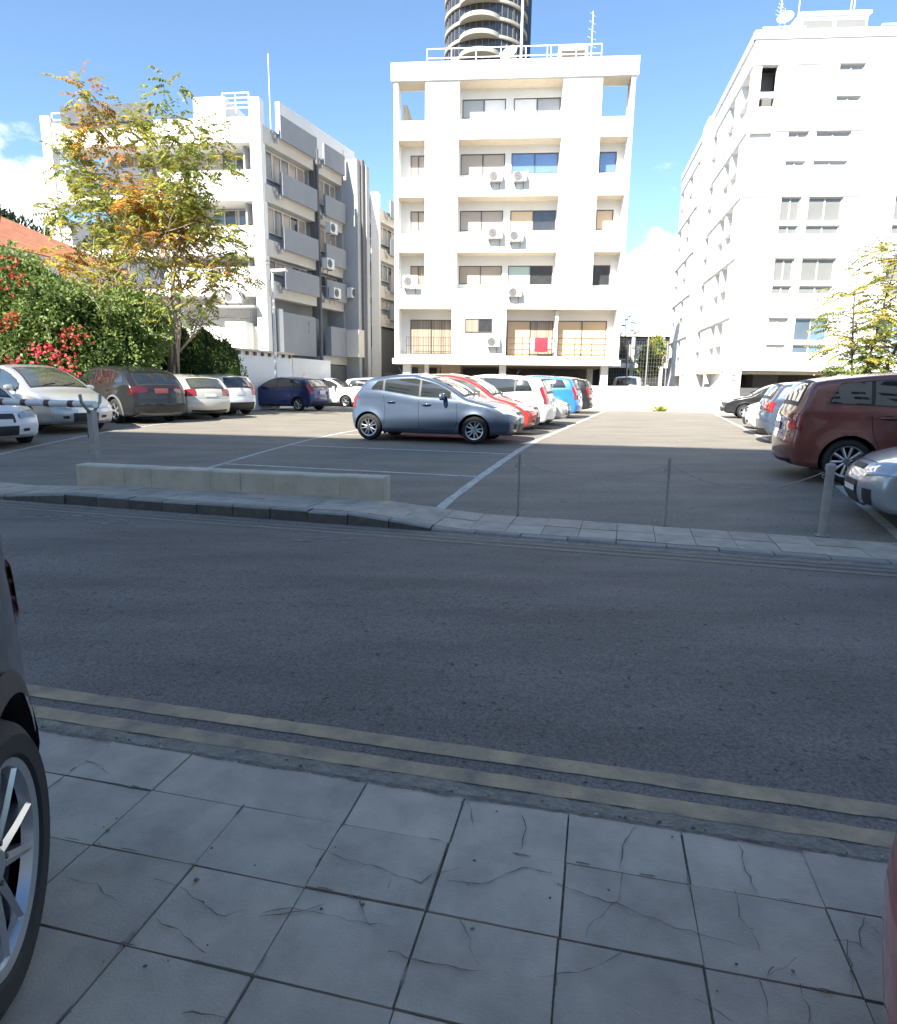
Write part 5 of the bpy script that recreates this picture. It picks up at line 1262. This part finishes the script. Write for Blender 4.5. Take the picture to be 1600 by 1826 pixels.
std_hatch('parked_car', (-10.95, 14.4), 122, 'white hatchback at the left edge of the photo, nose towards the barrier pole', P_white, L=4.05, W=1.78, H=1.45, grille=[((.05, .68), (.0, .50), -.38, .38)], spokes=(10, 'single'))
std_hatch('parked_car', (-9.55, 22.9), -50, 'pearl beige hatchback seen from behind, right of the dark grey off roader', P_beige, L=4.25, W=1.75, H=1.46, tailspec='wide', rgl=.42, slope=.12, rglass=M_cgl)
std_hatch('parked_car', (-9.45, 25.6), -54, 'white hatchback seen from behind, between the beige and the navy hatchback', P_white, L=3.95, W=1.70, H=1.51, tailspec='tall', trim=[((3.93, .50), (3.85, .22), -.95, .95)])
std_hatch('parked_car', (-7.6, 30.3), -66, 'navy blue hatchback in front of the tiled whitewashed wall', P_navy, L=3.95, W=1.72, H=1.48, tailspec='tall', rgl=.34)
std_hatch('parked_car', (-6.45, 36.2), 108, 'white hatchback facing right, just beyond the navy blue hatchback', P_white, L=3.9, W=1.70, H=1.5)
std_hatch('parked_car', (-3.9, 37.2), 100, 'white car whose roof alone shows over the rear of the slate blue hatchback', P_white, L=4.2, W=1.75, H=1.55)
# right row
std_hatch('parked_car', LP(4.75, 30.5), 287.7, 'dark hatchback facing left, farthest car of the right row by the white wall', P_dkgrey, L=4.2, H=1.48, W=1.76, wst=1.9, cowl=1.05)
std_hatch('parked_car', LP(4.85, 22.6), 287.7, 'black hatchback nosing into the aisle, beyond the white one of the right row', P_black, L=4.3, W=1.76, H=1.47)
std_hatch('parked_car', LP(4.5, 20.0), 287.7, 'white hatchback of the right row, between the black and the blue car', P_white, L=4.2, W=1.75, H=1.47)
std_hatch('parked_car', LP(4.5, 17.0), 107.7, 'blue car with red tail lamps, tail to the aisle behind the maroon car', P_blue, L=4.3, W=1.75, H=1.44, tailspec='wide')
std_hatch('parked_car', LP(4.1, 11.55), 107.7, 'maroon tall hatchback with spoked alloy wheels, tail to the aisle at right', P_maroon, L=4.35, W=1.79, H=1.60, wr=.325, wb=2.78, fo=.82, hood_z=.98, belt0=1.02, belt1=1.12, cowl=.9, wst=1.9, tailz=1.06, rgl=.20, slope=.13, spokes=(10, 'single'), rimf=.72, tailspec='round', rglass=M_cgl)
std_hatch('parked_car', LP(4.28, 8.65), 287.7, 'ice silver hatchback at the right edge, nose towards the bollard', P_ice, L=3.9, W=1.695, H=1.475, rgl=.30, grille=[((.04, .64), (.03, .615), -.3, .3)], lowgr=[((.0, .50), (.02, .30), -.34, .34), ((.0, .43), (.03, .30), .58, .84), ((.0, .43), (.03, .30), -.84, -.58)], fog=[((.02, .285), (.03, .255), -.5, .5)], plate_f=((.0, .46), (.0, .37), -.30, .30))
# behind the wall
std_hatch('parked_car', (10.9, 40, .55), 20, 'grey car whose roof shows over the white wall, in the gap between the blocks', P_silver, L=4.2, W=1.75, H=1.55)
# on our pavement
FG = dict(SUVL); FG.update(L=4.3, H=1.66, wr=.347, taper=(.15, .18), rgl=.55, slope=.17, tailz=1.0)
std_hatch('parked_car', (-1.482, -.262, .0), 162, 'dark off roader with ten spoke wheel standing on the pavement, cut by the left edge', P_foredark, cladding=M_blk, spokes=(5, 'vee'), rimf=.72, tailspec='wide', tailm=M_tailb, **FG)
std_hatch('parked_car', (2.583, -.047, .0), 300, 'red car on the pavement, only a sliver of its bumper in the bottom right corner', P_red, L=3.9, plate_f=None, grille=None, lowgr=[((.0, .42), (.02, .34), .62, .80), ((.0, .42), (.02, .34), -.80, -.62)])

# ------------------------------------------------------------------ street furniture
# concrete barrier of blocks
P0, P1 = Vector((-5.32, 9.12)), Vector((-.83, 8.19)); dv = P1-P0; Lb = dv.length
BR = empty('concrete_barrier', (P0.x, P0.y, 0), math.atan2(dv.y, dv.x), 'long low pale concrete block barrier along the far footpath', 'barrier')
def bevbox(mb, x0, x1, y0, y1, z0, z1, c, m):
    P = []
    for (y, z) in ((y0, z0), (y0, z1-c), (y0+c, z1), (y1-c, z1), (y1, z1-c), (y1, z0)): P += [(x0, y, z), (x1, y, z)]
    mb.add(P, [(2*i, 2*i+1, 2*i+3, 2*i+2) for i in range(5)]+[tuple(range(0, 12, 2))[::-1], tuple(range(1, 12, 2))], m)
edges = [0, .78, 1.20, 1.64, 2.12, 2.56, 3.04, 3.46, 3.98, Lb]
br = random.Random(3)
for a, b_ in zip(edges, edges[1:]):
    mb = MB(); j = br.uniform(-.004, .004); bevbox(mb, a+.002, b_-.002, j, .27, -.06, .312+br.uniform(-.004, .004), .02, M_barrier); mb.build('block', BR)
# bollards with a slack rope
M_post = mat('grey_painted_post', (.36, .35, .33), .6, c2=(.27, .265, .25), vscale=9, metal=.1, bump=.15, bscale=40)
def bollard(loc, label, h=.80, r_=.035, cap=True, m=M_post):
    o = empty('bollard', loc, 0, label, 'bollard', 'roped bollards across the car park entrance'); b = MB()
    b.tube([(0, 0, -.02), (0, 0, h)], r_, m, 16); b.build('post', o, smooth=True, angle=40)
    b = MB(); b.lathe([(.001, h+.022), (r_*.7, h+.02), (r_*1.15, h+.006), (r_*1.2, h-.02), (r_*1.2, h-.05), (r_, h-.05)], m, 18); b.build('cap', o, smooth=True, angle=40)
    b = MB(); b.lathe([(r_*1.6, .0), (r_*1.6, .012), (r_+.004, .014), (r_+.001, .03)], m, 16); b.build('base_plate', o)
    b = MB(); 
    for k in range(13):
        pass
    b.tube([(-r_-.0, 0, h-.1), (-r_-.03, 0, h-.1), (-r_-.035, 0, h-.125), (-r_-.01, 0, h-.14)], .006, M_metal, 6); b.build('rope_hook', o); return o
def zl(x, y): return lot_z(x, y)
bollard((4.12, 6.93, -.085), 'stout grey bollard nearest the ice silver hatchback', .78, .045)
bollard((2.53, 7.38, -.085), 'thin grey bollard standing between the other two at the car park entrance', .78, .017, m=mat('thin_post', (.34, .325, .30), .7, var=.15))
bollard((.86, 7.86, -.085), 'thinnest grey bollard by the thick white line at the car park entrance', .74, .014, m=mat('dark_post', (.30, .285, .26), .7, metal=.0, var=.3))
def rope(p, q, sag, label):
    p, q = Vector(p), Vector(q); b = MB(); n = 24; pts = []
    for i in range(n+1):
        t = i/n; c = p.lerp(q, t); c.z -= sag*4*t*(1-t); pts.append(c)
    b.tube(pts, .0045, mat('pale_rope', (.42, .39, .34), .85, var=.2, vscale=60), 6); o = b.build('rope', smooth=True); return tag(o, label, 'rope', 'ropes slung between the bollards')
rope((4.06, 6.94, .62), (2.56, 7.38, .62), .22, 'slack pale rope slung from the stout bollard to the middle thin one')
rope((2.50, 7.38, .62), (.88, 7.86, .58), .16, 'slack pale rope slung between the two thin bollards')
# fork post and boom of the entrance barrier
FP = empty('fork_post', (-5.5, 10.0, -.08), math.atan2(-.6, 1.9)-math.pi, 'grey forked steel post that holds the barrier pole, behind the concrete barrier', 'post')
b = MB(); b.box(-.05, .05, -.05, .05, 0, 1.12, M_post); b.build('post', FP)
for s in (-1, 1):
    b = MB(); b.tube([(0, s*.03, 1.08), (0, s*.10, 1.16), (0, s*.17, 1.24), (0, s*.19, 1.36)], .024, M_metal, 8); b.build('fork_arm', FP, smooth=True)
b = MB(); b.box(.052, .07, -.05, .05, .70, .78, M_blk); b.build('bracket', FP)
BM = empty('barrier_pole', (-5.42, 9.97, 1.13), math.atan2(2.9, -9.2), 'white horizontal barrier pole with dark red bands, resting in the forked post', 'barrier')
b = MB(); b.tube([(0, 0, 0), (7.8, 0, 0)], .052, M_rail, 14); b.build('pole', BM, smooth=True, angle=40)
M_band = mat('dark_red_band', (.12, .035, .035), .5, var=.2)
for k in range(8):
    b = MB(); b.lathe([(.0535, -.055), (.0545, -.05), (.0545, .05), (.0535, .055)], M_band, 16); o = b.build('band', BM); o.rotation_euler = (0, math.pi/2, 0); o.location = (.45+.48*k, 0, 0)
PV = empty('barrier_housing', (-12.9, 12.35, .05), math.atan2(2.9, -9.2), 'grey housing that carries the far end of the barrier pole', 'barrier')
b = MB(); b.box(-.2, .2, -.15, .15, -.1, 1.2, M_post); b.box(-.22, .22, -.17, .17, 1.2, 1.26, M_post); b.build('cabinet', PV); b = MB(); b.box(-.12, .12, -.18, -.151, .3, .8, M_metal); b.build('door', PV)
# street lamp
LMP = empty('street_lamp', (-7.9, 29.9, .2), R(-10), 'grey street lamp with a flat white head, in front of the tiled whitewashed wall', 'street lamp')
b = MB(); b.tube([(0, 0, 0), (0, 0, .9), (0, 0, 6.05)], [.085, .075, .05], M_rail, 12); b.build('pole', LMP, smooth=True, angle=40)
b = MB(); b.tube([(0, 0, 6.0), (.12, 0, 6.1), (.4, -.05, 6.12)], .035, M_rail, 8); b.build('arm', LMP)
b = MB(); b.box(-.02, .66, -.14, .12, 6.06, 6.16, M_rail); b.box(.1, .6, -.1, .08, 6.04, 6.059, M_head); b.build('lamp_head', LMP)
# wire fence in the gap beyond the wall
FN = empty('wire_fence', (9.2, 38.6, .2), R(-6), 'tall wire mesh fence on steel posts, beyond the white wall in the gap', 'fence')
for k in range(4): b = MB(); b.tube([(1.1*k, 0, 0), (1.1*k, 0, 3.9 if k % 2 else 4.3)], .035, M_metal, 8); b.build('post', FN)
b = MB()
for k in range(16): z = .4+.23*k; b.tube([(0, 0, z), (3.3, 0, z)], .004, M_metal, 3)
for k in range(22): b.tube([(.15*k+.05, 0, .3), (.15*k+.05, 0, 3.9)], .004, M_metal, 3)
b.build('mesh_panel', FN)
# leaf litter on lot and far footpath
lt = MB(); lr = random.Random(90)
for k in range(150):
    if k < 60: u, v = lr.uniform(-7, 3), lr.gauss(7.85, .12); x, y = LOT(u, v)[:2]; z = lot_z(x, y)+.012
    elif k < 120: u, v = lr.uniform(-8, 3), lr.uniform(8, 14); x, y = LOT(u, v)[:2]; z = lot_z(x, y)+.012
    else: u, v = lr.uniform(-6, 3), lr.uniform(6.45, 6.68); x, y = ROAD(u, v)[:2]; z = road_z(x, y)+.012
    s_ = lr.uniform(.008, .024); a = lr.uniform(0, 6.3); c, d = math.cos(a)*s_, math.sin(a)*s_
    lt.quad((x-c, y-d, z), (x+d*.5, y-c*.5, z+s_*.3), (x+c, y+d, z+.004), (x-d*.5, y+c*.5, z), lr.choice([L_or, M_joint, M_joint, M_crack, M_slab]))
tag(lt.build('leaf_litter'), kind='stuff')

# light dapples painted as pale patches on the road by the far kerb
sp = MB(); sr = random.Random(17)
M_dapple = mat('pale_light_dapple', (.24, .235, .225), .85, c2=(.15, .145, .14), vscale=14)
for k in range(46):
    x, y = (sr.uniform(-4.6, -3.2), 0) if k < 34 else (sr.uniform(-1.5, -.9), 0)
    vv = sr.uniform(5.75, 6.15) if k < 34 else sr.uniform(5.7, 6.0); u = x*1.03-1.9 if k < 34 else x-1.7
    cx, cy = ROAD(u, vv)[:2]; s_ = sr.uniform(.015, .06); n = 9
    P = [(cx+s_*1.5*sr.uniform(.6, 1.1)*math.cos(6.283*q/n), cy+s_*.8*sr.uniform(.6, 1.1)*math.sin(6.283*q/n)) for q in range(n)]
    sp.add([(a, b_, road_z(a, b_)+.004) for a, b_ in P], [tuple(range(n))], M_dapple)
tag(sp.build('painted_light_dapples'), kind='structure')
